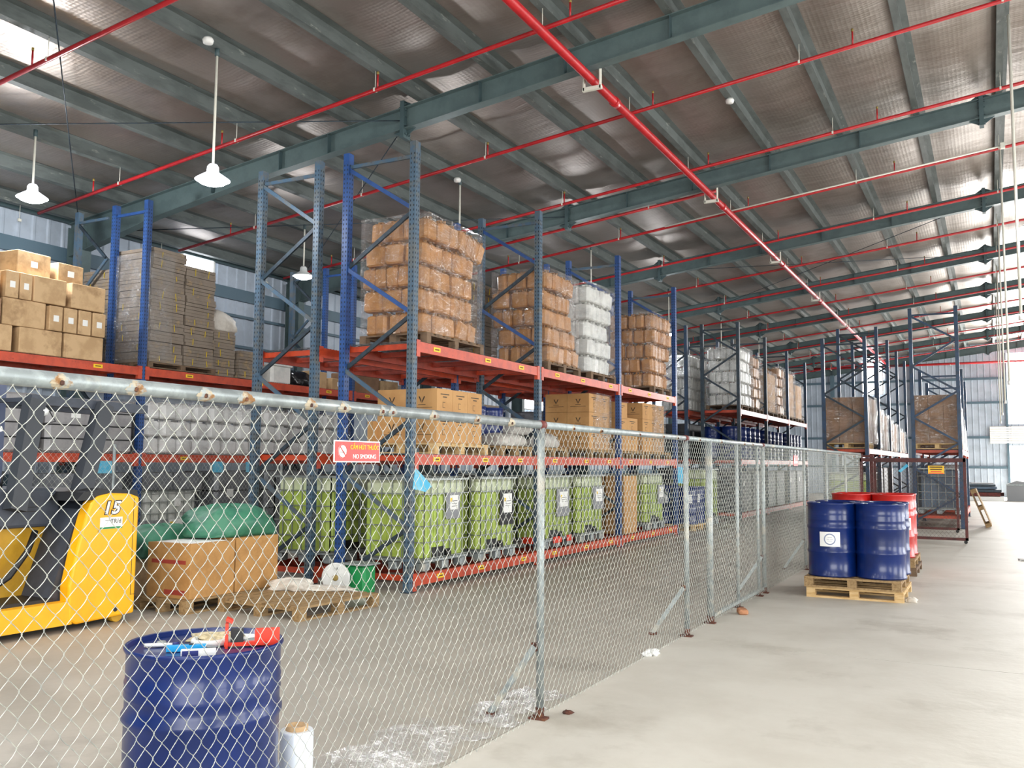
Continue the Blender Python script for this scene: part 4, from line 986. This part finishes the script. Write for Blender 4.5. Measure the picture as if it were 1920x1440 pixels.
for q, y in enumerate((9.4, 10.75)):
    t = tote(-12.5, y, 0, 'grey', 'pale grey caged tote with a grey half panel below the wall-side rack', 'grey totes below the wall-side rack', None, (1, 1.1, .92))
    bx('side_panel', 'plate_grey', (.51, 0, .4), (.01, 1.0, .5), t); bx('paper_label', 'paper', (.52, .1, .5), (.004, .34, .3), t); bx('hazard_mark', 'tagyellow', (.524, .0, .58), (.002, .08, .06), t); bx('paper_label', 'paper', (.52, .4, .55), (.004, .15, .2), t); bx('paper_label', 'paper', (.505, .1, .95), (.004, .12, .14), t)
for q, y in enumerate((8.8, 9.5, 10.48, 11.12)):
    o = bxr('wrapped_box', 'darkgreywrap', -12.75, -12.05, y-.3, y+.3, 1.08, 1.36); tag(o, 'grey film-wrapped box standing on a pale tote', 'box', 'grey boxes on the totes')
def wrapped(x0, x1, y0, y1, z0, z1, label, group, m_='darkgreywrap', seed=0):
    t = thing('wrapped_load', label, 'pallet load', ((x0+x1)/2, (y0+y1)/2, z0), 0, group); lx, ly, lz = x1-x0, y1-y0, z1-z0
    mb = MB(); mb.rbox(-lx/2, lx/2, -ly/2, ly/2, .0, lz, .06, 0, .03); mb.build('bundle', m_, t)
    for k in range(3): mb = MB(); z = lz*(.25+.25*k); mb.box(-lx/2-.004, lx/2+.004, -ly/2-.004, ly/2+.004, z-.01, z+.01); mb.build('seam', 'black', t)
    bx('paper_label', 'paper', (lx/2+.006, -ly*.2, lz*.72), (.003, .16, .14), t)
    return t
wrapped(-12.95, -12.05, 11.75, 12.85, 0, 1.38, 'dark grey wrapped pallet load under the wall-side rack', 'wrapped loads under the wall-side rack'); wrapped(-12.95, -12.05, 13.0, 14.2, 0, 1.38, 'dark grey wrapped pallet load under the wall-side rack', 'wrapped loads under the wall-side rack')
for y in (25.9, 27.4, 29.3, 30.8, 32.8, 34.4):
    wrapped(-7.25, -6.3, y, y+1.35, .21, 1.35, 'dark wrapped load on the lowest beam of the dark rear rack', 'dark loads on the rear rack', 'darkwrap2')
for y in (25.9, 27.4, 29.3, 30.8, 32.8, 34.4):  # filler blocks added to keep the bright wall behind dark
    wrapped(-8.75, -7.78, y, y+1.35, 0, 1.45, 'added dark block standing behind the dark loads of the rear rack', 'dark blocks behind the rear rack', 'darkwrap2'); wrapped(-8.75, -7.78, y, y+1.35, 1.71, 2.75, 'added dark block behind the blue drum row', 'dark blocks behind the blue drums', 'darkwrap2')
for y in (28.4, 29.9, 31.6): wrapped(-3.9, -2.9, y, y+1.25, .21, 1.5, 'dark wrapped load behind the green totes at the fence end', 'dark loads at the fence end', 'darkwrap2')
# blue drums on the rear rack and on the floor between racks
for q in range(15): drum(-6.58, (26.05, 29.5, 33.0)[q//5]+(q % 5)*.6, 1.72, 'bluedrum', 'dark blue drum in the row on the rear rack middle beam', 'blue drums on the rear rack', .285, .93)
for q in range(5): drum(-7.15, 26.05+q*.6, 1.72, 'bluedrum', 'dark blue drum in the second row on the rear rack', 'second row of blue drums', .285, .93)
pallet(-7.4, -6.2, 21.0, 22.3, 0, 'pallet on the floor under printed blue drums between the racks', None, 'wood_new')
for (x, y) in ((-6.5, 21.3), (-7.1, 21.3), (-6.5, 21.95), (-7.1, 21.95)): drum(x, y, .141, 'bluedrum', 'blue drum with white print on a pallet between two rack rows', 'blue drums between the racks', .29, .88, 0, (-.9, .5, .3, .2))
for y in (11.9, 12.45): drum(-7.0, y, 1.815, 'bluedrum', 'blue drum half hidden behind grey sacks on the middle beam', 'blue drums behind sacks', .26, .6)
tote(-6.9, 23.4, .0, 'green', 'green liquid tote on the floor between two rack rows', None, None, (1, 1, 1.25))

# ------------------------------------------------------------------ wall-side rack goods
def labelled(x0, x1, y0, y1, z0, z1, label, group=None, tagf=None, rz=0, m_='card_pale'):
    t = thing('carton', label, 'carton', ((x0+x1)/2, (y0+y1)/2, z0), rz, group); lx, ly, lz = x1-x0-.006, y1-y0-.008, z1-z0-.004
    mb = MB(); mb.rbox(-lx/2, lx/2, -ly/2, ly/2, 0, lz, .008); mb.build('box', m_, t); bx('tape', 'tape', (0, 0, lz+.0006), (lx*.98, .05, .001), t)
    if tagf == 'x': bx('paper_label', 'paper', (lx/2+.002, 0, lz*.5), (.003, min(.11, ly*.4), .09), t)
    if tagf == 'y': bx('paper_label', 'paper', (0, -ly/2-.002, lz*.5), (.11, .003, .09), t)
    return t
LP = 'plain kraft carton in the bottom row of the carton pyramid'; LQ = 'kraft carton with a white label in the second row of the pyramid'; LR = 'kraft carton in the third row of the carton pyramid'
for (y0, y1) in ((7.2, 7.85), (7.95, 8.62), (8.65, 9.32)): labelled(-12.7, -12.02, y0, y1, 3.065, 3.43, LP, 'pyramid bottom row')
for (y0, y1) in ((8.38, 8.6), (8.62, 8.84), (8.86, 9.08), (9.1, 9.33)): labelled(-12.6, -12.0, y0, y1, 3.435, 3.8, LQ, 'pyramid second row', 'x')
labelled(-12.65, -12.05, 7.7, 8.36, 3.435, 3.82, 'wide plain carton at the end of the pyramid second row'); labelled(-12.6, -12.0, 7.15, 7.66, 3.435, 3.78, 'taped shiny carton with open flap in the pyramid', None, 'x', 0, 'card_brown')
for (y0, y1, tg) in ((7.72, 7.92, 'x'), (7.93, 8.12, 'x'), (8.14, 8.66, None), (8.74, 9.33, None)): labelled(-12.6, -12.03, y0, y1, 3.82, 4.2, LR, 'pyramid third row', tg)
labelled(-12.6, -12.05, 7.2, 7.66, 3.8, 4.16, 'pale carton at the outer end of the pyramid third row', None, 'x')
labelled(-12.75, -12.2, 7.95, 8.5, 4.205, 4.56, 'topmost large carton of the pyramid with a label', None, 'x', .06); labelled(-12.7, -12.2, 8.6, 9.05, 4.205, 4.5, 'topmost smaller carton of the pyramid with a label', None, 'x', .05)
bxp = pallet(-12.8, -12.0, 10.15, 11.6, 3.06, 'dark pallet under the cardboard bundles', None, 'wood_dark', .1, along='y')
def bundle(x0, x1, y0, y1, z0, z1, label, group, rnd):
    t = thing('cardboard_bundle', label, 'cardboard', ((x0+x1)/2, (y0+y1)/2, z0), rnd.uniform(-.015, .015), group); lx, ly, lz = x1-x0-.01, y1-y0-.012, z1-z0-.004
    n_ = 3
    for k in range(n_): bx('flat_carton', 'card_grey', (rnd.uniform(-.012, .012), rnd.uniform(-.012, .012), lz*(k+.5)/n_), (lx, ly, lz/n_-.004), t)
    for s_ in (-.24, .22):
        yy = ly*s_+rnd.uniform(-.03, .03)
        if rnd.random() < .75: mb = MB(); mb.bar((lx/2+.016, yy, lz*.12), (lx/2+.016, yy+rnd.uniform(-.02, .02), lz*rnd.uniform(.6, .9)), .004, .014, ref=(1, 0, 0)); mb.build('strap', 'strap', t)
        if rnd.random() < .5: xx = lx*s_; mb = MB(); mb.bar((xx, -ly/2-.016, lz*.1), (xx, -ly/2-.016, lz*.7), .004, .012, ref=(0, 1, 0)); mb.build('strap', 'strap', t)
rb = random.Random(11)
for c, (ya, yb, nn) in enumerate(((10.17, 10.87, 11), (10.89, 11.56, 10))):
    for k in range(nn): bundle(-12.9+rb.uniform(-.02, .02), -12.02+rb.uniform(-.02, .02), ya, yb, 3.165+.172*k, 3.165+.172*(k+1), 'grey-brown flat carton bundle with yellow straps in the tall wrapped pile', 'bundles in the tall pile', rb)
wrap('stretch_film', -12.95, -12.0, 10.1, 10.6, 3.2, 4.95, 'film_heavy', 51, .03, 'clear film over the end of the tall cardboard bundle pile', top=False)
for k in range(5): bundle(-12.85, -12.1, 11.62, 12.15, 3.07+.165*k, 3.07+.165*(k+1), 'flat carton bundle in the low pile under a white sack', 'bundles in the low pile', rb)
for k in range(3): bundle(-12.75, -12.05, 12.2, 12.75, 3.07+.17*k, 3.07+.17*(k+1), 'flat carton bundle in the lowest pile by the blue frame', 'bundles in the lowest pile', rb)
for k in range(10): bundle(-13.75, -13.0, 10.2, 11.1, 3.07+.172*k, 3.07+.172*(k+1), 'flat carton bundle in the pile behind the tall bundle pile', 'bundles in the rear pile', rb)
o = blob('woven_sack', 'whitebag', (-12.5, 11.95, 3.9), (.3, .42, .2), None, 61, .14); tag(o, 'white woven sack lying on top of the low cardboard pile', 'sack')
# goods further along the top beam: bin, black bag, cartons
t = thing('plastic_bin', 'white rectangular plastic bin on the wall-side rack beside a black bag', 'bin', (-12.4, 13.4, 3.06)); mb = MB(); mb.rbox(-.3, .3, -.28, .28, 0, .34, .05, 0, .02); mb.build('body', 'whitepl', t); mb = MB(); mb.rbox(-.33, .33, -.31, .31, .33, .37, .05, 0, .01); mb.build('rim', 'whitepl', t)
o = blob('rubbish_bag', 'blackbag', (-12.3, 14.0, 3.06), (.28, .34, .15), None, 62, .2); tag(o, 'shiny black plastic bag on the wall-side rack', 'bag')
labelled(-12.7, -12.1, 14.25, 14.75, 3.06, 3.4, 'pale carton beside the black bag on the wall-side rack')
labelled(-12.7, -12.05, 14.85, 15.3, 3.06, 3.3, 'small white-taped carton at the end of the wall-side rack', None, 'x')
labelled(-12.8, -12.1, 15.7, 16.6, 3.06, 3.5, 'open-topped carton behind the worn blue frame on the wall-side rack', None, None, .1, 'card_brown')
labelled(-12.8, -12.1, 16.7, 17.3, 3.06, 3.4, 'low carton further along the wall-side rack', None, None, -.1)
o = blob('woven_sack', 'sackgrey', (-12.45, 18.0, 3.06), (.32, .55, .16), None, 64, .14); tag(o, 'grey woven sack at the far end of the wall-side rack', 'sack')
# white foam packs on the middle beam of the wall-side rack
cans(-12.75, -12.05, 10.2, 15.35, 1.675, 3, .285, 'foam', 'white foam pack in the long row on the wall-side rack', 'white packs on the wall-side rack', 71, .35, .34, False, 'foam_pack', .015)
for q, (a, b_) in enumerate(((10.12, 11.8), (11.85, 13.6), (13.65, 15.4))): wrap('stretch_film', -12.8, -11.99, a, b_, 1.68, 2.56, 'film', 72+q, .03, 'clear film around white foam packs on the wall-side rack', 'films round the white packs')
wrapped(-12.8, -12.02, 7.0, 8.35, 1.67, 2.5, 'grey film-wrapped block above the forklift on the wall-side rack', 'grey blocks above the forklift', 'greyblock'); 

wrapped(-12.8, -12.02, 8.45, 9.95, 1.67, 2.48, 'grey film-wrapped block next to the bright blue upright', 'grey blocks above the forklift', 'greyblock')
# flat carton piles on the rear rack row
for k in range(9): bundle(-8.7, -7.78, 13.0, 14.2, 3.065+.18*k, 3.065+.18*(k+1), 'brown flat carton layer in the pile behind the tan stacks', 'carton layers behind the tan stacks', rb)
for k in range(6): bundle(-8.7, -7.78, 13.2, 14.3, 1.68+.15*k, 1.68+.15*(k+1), 'grey flat carton layer in the pile behind the middle beam cartons', 'carton layers on the rear middle beam', rb)
wrapped(-8.7, -7.78, 16.6, 17.6, 3.065, 4.5, 'brown wrapped block behind the white jug stack', None, 'card_brown')
wrapped(-8.7, -7.78, 16.4, 18.4, 1.68, 2.6, 'dark wrapped block on the rear middle beam', None, 'darkgreywrap')

# ------------------------------------------------------------------ rear cartons on the racks by the fence end
def block(x0, x1, y0, y1, z0, z1, nx, ny, nz, label, group, m_='card_brown'):
    for i in range(nx):
        for j in range(ny):
            for k in range(nz):
                if i < nx-1 and j > 0 and k < nz-1: continue
                a = x0+(x1-x0)*i/nx; b_ = y0+(y1-y0)*j/ny; c = z0+(z1-z0)*k/nz
                o = bxr('carton', m_, a+.004, a+(x1-x0)/nx-.004, b_+.004, b_+(y1-y0)/ny-.004, c+.002, c+(z1-z0)/nz-.002); tag(o, label, 'carton', group)
rpal(-3.93, -2.82, 25.4, 26.5, 2.01, 'wood_new', 'under brown cartons at the fence end')
block(-3.88, -2.86, 25.42, 26.4, 2.155, 3.36, 3, 2, 4, 'brown carton in the wrapped block behind the fence end', 'brown cartons behind the fence end')
wrap('stretch_film', -3.92, -2.83, 25.38, 26.45, 2.15, 3.37, 'film', 81, .03, 'clear film around the brown block behind the fence end')
block(-3.88, -2.86, 26.7, 27.7, 2.155, 3.4, 2, 2, 3, 'brown carton in the second wrapped block behind the fence end', 'second brown block')
wrap('stretch_film', -3.9, -2.83, 26.66, 27.75, 2.15, 3.45, 'film_heavy', 82, .05, 'shiny film around the second brown block')
for q, y in enumerate((28.4, 29.9, 31.6, 33.2, 34.9, 36.4)):
    block(-3.85, -2.88, y, y+1.2, 2.03, 3.2-.08*q, 2, 2, 3, 'brown carton in the shiny blocks further along the carton rack', 'brown cartons further along')
    wrap('stretch_film', -3.88, -2.84, y-.03, y+1.23, 2.03, 3.22-.08*q, 'film_heavy', 83+q, .05, 'shiny film round blocks further along the carton rack', 'films further along')
rpal(-1.76, -.64, 25.5, 26.6, 1.99, 'wood_new', 'under brown cartons beside the open aisle')
block(-1.73, -.68, 25.52, 26.5, 2.135, 3.37, 3, 2, 4, 'brown carton in the wrapped block above the brown gates', 'brown cartons above the gates')
wrap('stretch_film', -1.76, -.65, 25.48, 26.55, 2.13, 3.38, 'film', 91, .03, 'clear film around the block above the brown gates')
for q, y in enumerate((27.0, 28.9, 30.2)):
    block(-1.7, -.7, y, y+1.1, 2.0, 3.1-.25*q, 2, 2, 3, 'brown carton in the rear blocks of the tall aisle rack', 'rear blocks of the aisle rack')
    wrap('stretch_film', -1.73, -.66, y-.03, y+1.13, 2.0, 3.12-.25*q, 'film_heavy', 92+q, .05, 'shiny film round the rear blocks of the aisle rack', 'films on the aisle rack')
for q in range(2): wrapped(-1.7, -.7, 28.9+q*1.4, 30.1+q*1.4, .34, 1.6, 'film-wrapped load low in the tall aisle rack', 'loads low in the aisle rack', 'greyblock')
# pallet leaning on the aisle rack
p = pallet(-.55, .45, 26.0, 27.1, 0, 'brown pallet tipped up against the tall aisle rack', None, 'wood'); p.location = (-.33, 26.6, .475); p.rotation_euler = (0, math.radians(70), 0)
# scrap pile by the doorway
pl = [(-1.4, .45, 46.8, 48.5, 0, .18, 'white'), (-1.3, .4, 47, 48.4, .2, .36, 'rusty_red'), (-1.2, .3, 47, 48.3, .38, .5, 'brace_dark'), (-1.1, .2, 47.1, 48.4, .52, .62, 'bluegrey'), (-1.0, .1, 47.1, 48.2, .64, .72, 'brace_dark'), (-.9, .0, 47.1, 48.2, .75, .8, 'plate_grey')]
for q, (a, b_, c, d, e, f, m_) in enumerate(pl):
    t = thing('metal_stack', ['white sheet pack at the bottom of the scrap pile by the doorway', 'reddish beam pack in the scrap pile by the doorway', 'dark beam pack in the scrap pile by the doorway', 'blue-grey sheet pack in the scrap pile', 'thin dark sheet pack near the top of the scrap pile', 'grey sheet topping the scrap pile by the doorway'][q], 'metal', ((a+b_)/2, (c+d)/2, e))
    n_ = 3
    for k in range(n_): bx('sheet', m_, (rw.uniform(-.1, .1), (d-c)*(k-1)/3, (f-e)/2), (b_-a, (d-c)/3-.03, f-e), t)
t = thing('steel_hopper', 'grey steel hopper at the edge of the scrap pile', 'hopper', (1.1, 47.4, 0)); mb = MB(); mb.prism([(-.5, 0), (.6, 0), (.6, .8), (-.1, .92), (-.5, .75)], 'y', -.5, .5); mb.build('body', 'plate_grey', t); mb = MB(); mb.box(-.52, .62, -.52, -.5, .7, .76); mb.build('rim', 'galv', t)

# ------------------------------------------------------------------ forklift (stand-on reach truck, seen from its side)
F = thing('reach_truck', 'yellow stand-on reach truck with black overhead guard behind the fence', 'forklift', (-7.5, 0, 0))
side = [(5.58, .1), (5.66, .05), (6.3, .07), (6.31, 1.2), (6.2, 1.235), (5.98, 1.245), (5.84, 1.22), (5.77, 1.16), (5.72, 1.05), (5.63, .7), (5.57, .4)]
mb = MB(); mb.prism(side, 'x', -.14, 0); o = mb.build('side_cover', 'yellow', F)
bv = o.modifiers.new('bevel', 'BEVEL'); bv.width = .02; bv.segments = 2
for (c, s_) in (((.001, 6.245, .72), (.003, .004, .94)), ((.001, 6.275, .255), (.003, .06, .004))): bx('panel_seam', 'black', c, s_, o)
for (y, z) in ((5.86, 1.11), (5.86, .89)): mb = MB(); mb.tube([(-.002, y, z), (.004, y, z)], .016, 14); mb.build('plug', 'mustard', o)
mb = MB(); mb.tube([(-.002, 6.08, .135), (.002, 6.08, .135)], .025, 14); mb.build('tow_hole', 'black', o)
text('number', '15', .17, 'ink', (.003, 5.98, 1.1), RX, o, ext=.001, off=.011, shear=.2, sx=1.15); text('number', '15', .17, 'white', (.005, 5.98, 1.1), RX, o, ext=.001, off=.003, shear=.2, sx=1.15)
st = bx('sticker', 'white', (.003, 5.99, .96), (.003, .25, .11), o); bx('sticker_band', 'scalegreen', (.0055, 5.99, .915), (.002, .25, .018), o); text('handwriting', 'TR/d', .06, 'ink', (.006, 6.04, .975), RX, o, ext=.0005); bx('sticker_line', 'plate_grey', (.0055, 5.96, .985), (.001, .08, .006), o)
mb = MB(); mb.prism([(3.2, .07), (5.62, .06), (5.58, .27), (3.2, .27)], 'x', -.12, -.004); mb.build('chassis_skirt', 'yellow', F)
mb = MB(); mb.prism([(5.4, .06), (6.28, .06), (6.28, 1.16), (5.9, 1.18), (5.75, 1.1)], 'x', -1.15, -.15); mb.build('rear_body', 'darkpl', F)
mb = MB(); mb.box(-1.15, -.12, 3.2, 5.5, .06, .3); mb.build('platform', 'black', F)
mb = MB(); mb.prism([(4.9, .3), (5.62, .3), (5.75, .95), (4.95, .95)], 'x', -1.1, -.55); mb.build('battery_cover', 'mustard', F)
bx('warning_sticker', 'pinkpaper', (-.545, 5.07, .87), (.004, .1, .09), F)
mb = MB(); mb.prism([(4.98, .93), (5.78, .93), (5.72, 1.26), (5.66, 1.3), (5.1, 1.3)], 'x', -1.12, -.42); seat = mb.build('seat_console', 'darkpl', F); bv = seat.modifiers.new('bevel', 'BEVEL'); bv.width = .03; bv.segments = 2
for z in (1.12, 1.08): bx('vent_slot', 'black', (-.418, 5.4, z), (.004, .22, .008), seat)
mb = MB(); mb.tube([(-.42, 5.5, .9), (-.4, 5.42, .72), (-.4, 5.25, .5), (-.4, 5.0, .36), (-.42, 4.8, .33), (-.45, 4.4, .33)], .028, 10); mb.build('hose', 'black', F)
mb = MB(); mb.bar((-.3, 5.86, 1.2), (-.45, 6.2, 2.12), .16, .12, ref=(1, 0, 0)); mb.build('guard_pillar', 'blackguard', F)
mb = MB(); mb.bar((-.35, 5.24, 1.1), (-.5, 5.48, 2.12), .16, .12, ref=(1, 0, 0)); mb.build('guard_pillar', 'blackguard', F)
for (ya, yb, x) in ((5.42, 6.75, -.5), (5.5, 6.75, -1.2)): mb = MB(); mb.bar((x, ya, 2.13), (x, yb, 2.1), .09, .09); mb.build('guard_rail', 'darkpl', F)
for k in range(5): y = 5.46+.31*k; mb = MB(); mb.bar((-.5, y, 2.13), (-1.2, y, 2.13), .05, .04); mb.build('guard_bar', 'darkpl', F)
mb = MB(); mb.box(-1.25, -1.12, 5.15, 5.6, .3, 2.3); mb.build('mast', 'darkpl2', F)
mb = MB(); mb.lathe([(.01, 0), (.05, .02), (.06, .06), (.03, .09)], n=14); q_ = mb.build('work_light', 'lamp_white', F); q_.location = (-.48, 5.55, 1.97)
mb = MB(); mb.tube([(-.5, 5.62, 2.05), (-.49, 5.7, 1.93), (-.5, 5.55, 1.9), (-.5, 5.4, 1.92)], .006, 6); mb.build('cable', 'black', F)
bx('white_tag', 'white', (-.4, 5.05, 1.82), (.004, .13, .045), F, (.3, 0, 0))
for y in (6.15, 3.6): mb = MB(); mb.tube([(-.16, y, .065), (-.06, y, .065)], .065, 16); mb.build('wheel', 'mustard', F)
for q in range(3): mb = MB(); mb.tube([(-.7, 5.2+.06*q, 1.29), (-.7, 5.22+.06*q, 1.45)], .012, 8); mb.build('lever', 'black', F)
mb = MB(); mb.prism([(5.62, 1.18), (6.32, 1.2), (6.3, 1.27), (5.9, 1.29), (5.7, 1.26)], 'x', -1.1, -.03); mb.build('top_cover', 'black', F)

# ------------------------------------------------------------------ cartons, bags, empty pallet, scale on the aisle floor
pallet(-8.05, -7.28, 6.75, 8.15, 0, 'pallet on the floor under brown cartons and green bags', None, 'wood', along='y')
t = thing('carton', 'brown carton with red print on its end beside the forklift', 'carton', (-7.62, 7.12, .142)); bx('box', 'card2', (0, 0, .28), (.62, .62, .56), t); bx('print_band', 'redprint', (0, -.311, .37), (.5, .002, .04), t); bx('print_band', 'redprint', (.1, -.311, .06), (.3, .002, .05), t); bx('open_flap', 'paper', (0, 0, .563), (.5, .5, .004), t)
t = thing('carton', 'brown carton behind the red-printed one under the big green bag', 'carton', (-7.62, 7.78, .142)); bx('box', 'card2', (0, 0, .29), (.62, .66, .58), t); bx('tape', 'tape', (0, 0, .582), (.6, .05, .002), t)
o = blob('green_bag', 'greenbag', (-7.72, 7.75, .725), (.36, .5, .17), None, 101, .2); tag(o, 'large bulging green woven bag on top of brown cartons', 'bag')
t = thing('carton', 'pale carton beneath the small green bag by the forklift', 'carton', (-8.35, 7.3, 0)); bx('box', 'card_pale', (0, 0, .25), (.55, .7, .5), t); bx('tape', 'tape', (0, 0, .501), (.54, .05, .001), t)
o = blob('green_bag', 'greenbag', (-8.3, 7.3, .5), (.34, .42, .17), None, 102, .22); tag(o, 'smaller slumped green bag resting on a pale carton', 'bag')
pallet(-7.15, -5.98, 7.05, 8.25, 0, 'empty slatted pallet on the floor with a crumpled plastic sheet', None, 'wood', rz=math.radians(-4), along='y')
o = blob('plastic_sheet', 'whitebag', (-6.95, 7.95, .141), (.22, .16, .06), None, 103, .3); tag(o, 'crumpled white plastic bundle on the empty pallet', 'plastic')
o = blob('plastic_sheet', 'whitebag', (-6.6, 8.1, .141), (.32, .1, .025), None, 104, .4, rz=.3); tag(o, 'flat strip of white plastic along the empty pallet edge', 'plastic')
S = thing('dial_scale', 'green platform scale with a round white dial on the floor', 'scale', (-6.72, 8.88, 0), .0)
mb = MB(); mb.rbox(-.16, .16, -.12, .12, 0, .34, .03, 0, .02); mb.build('body', 'scalegreen', S); mb = MB(); mb.rbox(-.2, .2, -.16, .16, .34, .36, .02, 0, .005); mb.build('platform', 'galv', S)
d = MB(); d.lathe([(.17, 0), (.175, .01), (.17, .02), (.16, .022)], n=32); dd = d.build('dial', 'dial', S); dd.location = (-.16, -.24, .2); dd.rotation_euler = (PI/2, 0, .35)
mb = MB(); mb.lathe([(.035, 0), (.035, .012), (.02, .02)], n=16); h = mb.build('hub', 'brass', dd); h.location = (0, 0, .022); mb = MB(); mb.bar((0, 0, .026), (.02, .12, .026), .006, .003); mb.build('needle', 'ink', dd)


# litter and cloth scraps
o = blob('paper_litter', 'paper', (-2.52, 7.28, 0), (.05, .08, .02), None, 111, .5); tag(o, 'crumpled white paper at the foot of the fence', 'litter')
t = thing('brick_piece', 'broken brick lying at the fence line', 'brick', (-2.36, 9.7, 0), .4); mb = MB(); mb.rbox(-.05, .05, -.08, .08, 0, .055, .012); mb.build('body', 'brick', t); mb = MB(); mb.rbox(-.02, .04, .06, .1, 0, .03, .01); mb.build('chip', 'brick', t)
o = blob('leaf_litter', 'rust', (-2.4, 5.33, 0), (.03, .025, .01), None, 112, .3); tag(o, 'small brown scrap on the floor by the rusty post foot', 'litter')
o = blob('paper_litter', 'paper', (.42, 17.6, 0), (.06, .2, .012), None, 113, .4); tag(o, 'flat white scrap on the open floor', 'litter')
def filmsheet(name, x0, x1, y0, y1, label, seed):
    rnd = random.Random(seed); nx, ny = 14, 22; vs = []
    for j in range(ny+1):
        for i in range(nx+1):
            e = min(i, nx-i)/nx*2*min(j, ny-j)/ny*2
            vs.append((x0+(x1-x0)*i/nx+rnd.uniform(-.02, .02)+.06*math.sin(j*.7), y0+(y1-y0)*j/ny+rnd.uniform(-.02, .02)+.05*math.sin(i*.9), .004+rnd.random()*.05*(.2+min(1, e*3))))
    mb = MB(); mb.add(vs, [(j*(nx+1)+i, j*(nx+1)+i+1, (j+1)*(nx+1)+i+1, (j+1)*(nx+1)+i) for j in range(ny) for i in range(nx)]); o = mb.build(name, 'film_litter'); tag(o, label, 'plastic film'); return o
filmsheet('plastic_film', -3.15, -2.62, 3.55, 4.75, 'crumpled clear plastic film along the foot of the fence', 5)
filmsheet('plastic_film', -2.95, -2.6, 4.85, 5.75, 'smaller strip of clear plastic film past the rusty post', 6)
def cloth(pts, label, m_='cyan'):
    mb = MB(); mb.add(pts, [tuple(range(len(pts)))]); mb.add([(p[0]-.004, p[1], p[2]) for p in pts], [tuple(reversed(range(len(pts))))]); o = mb.build('cloth_tag', m_); tag(o, label, 'tag'); return o
cloth([(-6.195, 9.25, 1.5), (-6.12, 9.52, 1.27), (-6.14, 9.4, 1.2), (-6.195, 9.2, 1.24)], 'light-blue cloth hanging from the tote rack corner upright')
cloth([(-6.195, 19.72, 1.5), (-6.15, 20.1, 1.48), (-6.15, 20.1, 1.12), (-6.195, 19.72, 1.14)], 'pale blue card hanging from the end upright of the tote rack')
cloth([(-6.195, 12.63, 1.5), (-6.195, 12.8, 1.5), (-6.195, 12.8, 1.32), (-6.195, 12.63, 1.32)], 'pale blue card taped on the second upright of the tote rack')
for y in (9.3, 11.6, 12.4): cloth([(-11.997, y, 1.55), (-11.997, y+.25, 1.55), (-11.99, y+.25, 1.36), (-11.99, y, 1.36)], 'pale blue card hanging below the wall-side rack beam').__setitem__('group', 'cards below the wall-side beam')
t = thing('small_notice', 'small red notice plate on the far stretch of fence', 'sign', (FX+.04, 13.35, 1.62)); bx('plate', 'signred', (0, 0, 0), (.004, .3, .15), t); bx('lettering', 'white', (.003, .03, -.02), (.002, .18, .03), t); bx('pictogram', 'white', (.003, -.1, 0), (.002, .05, .08), t)
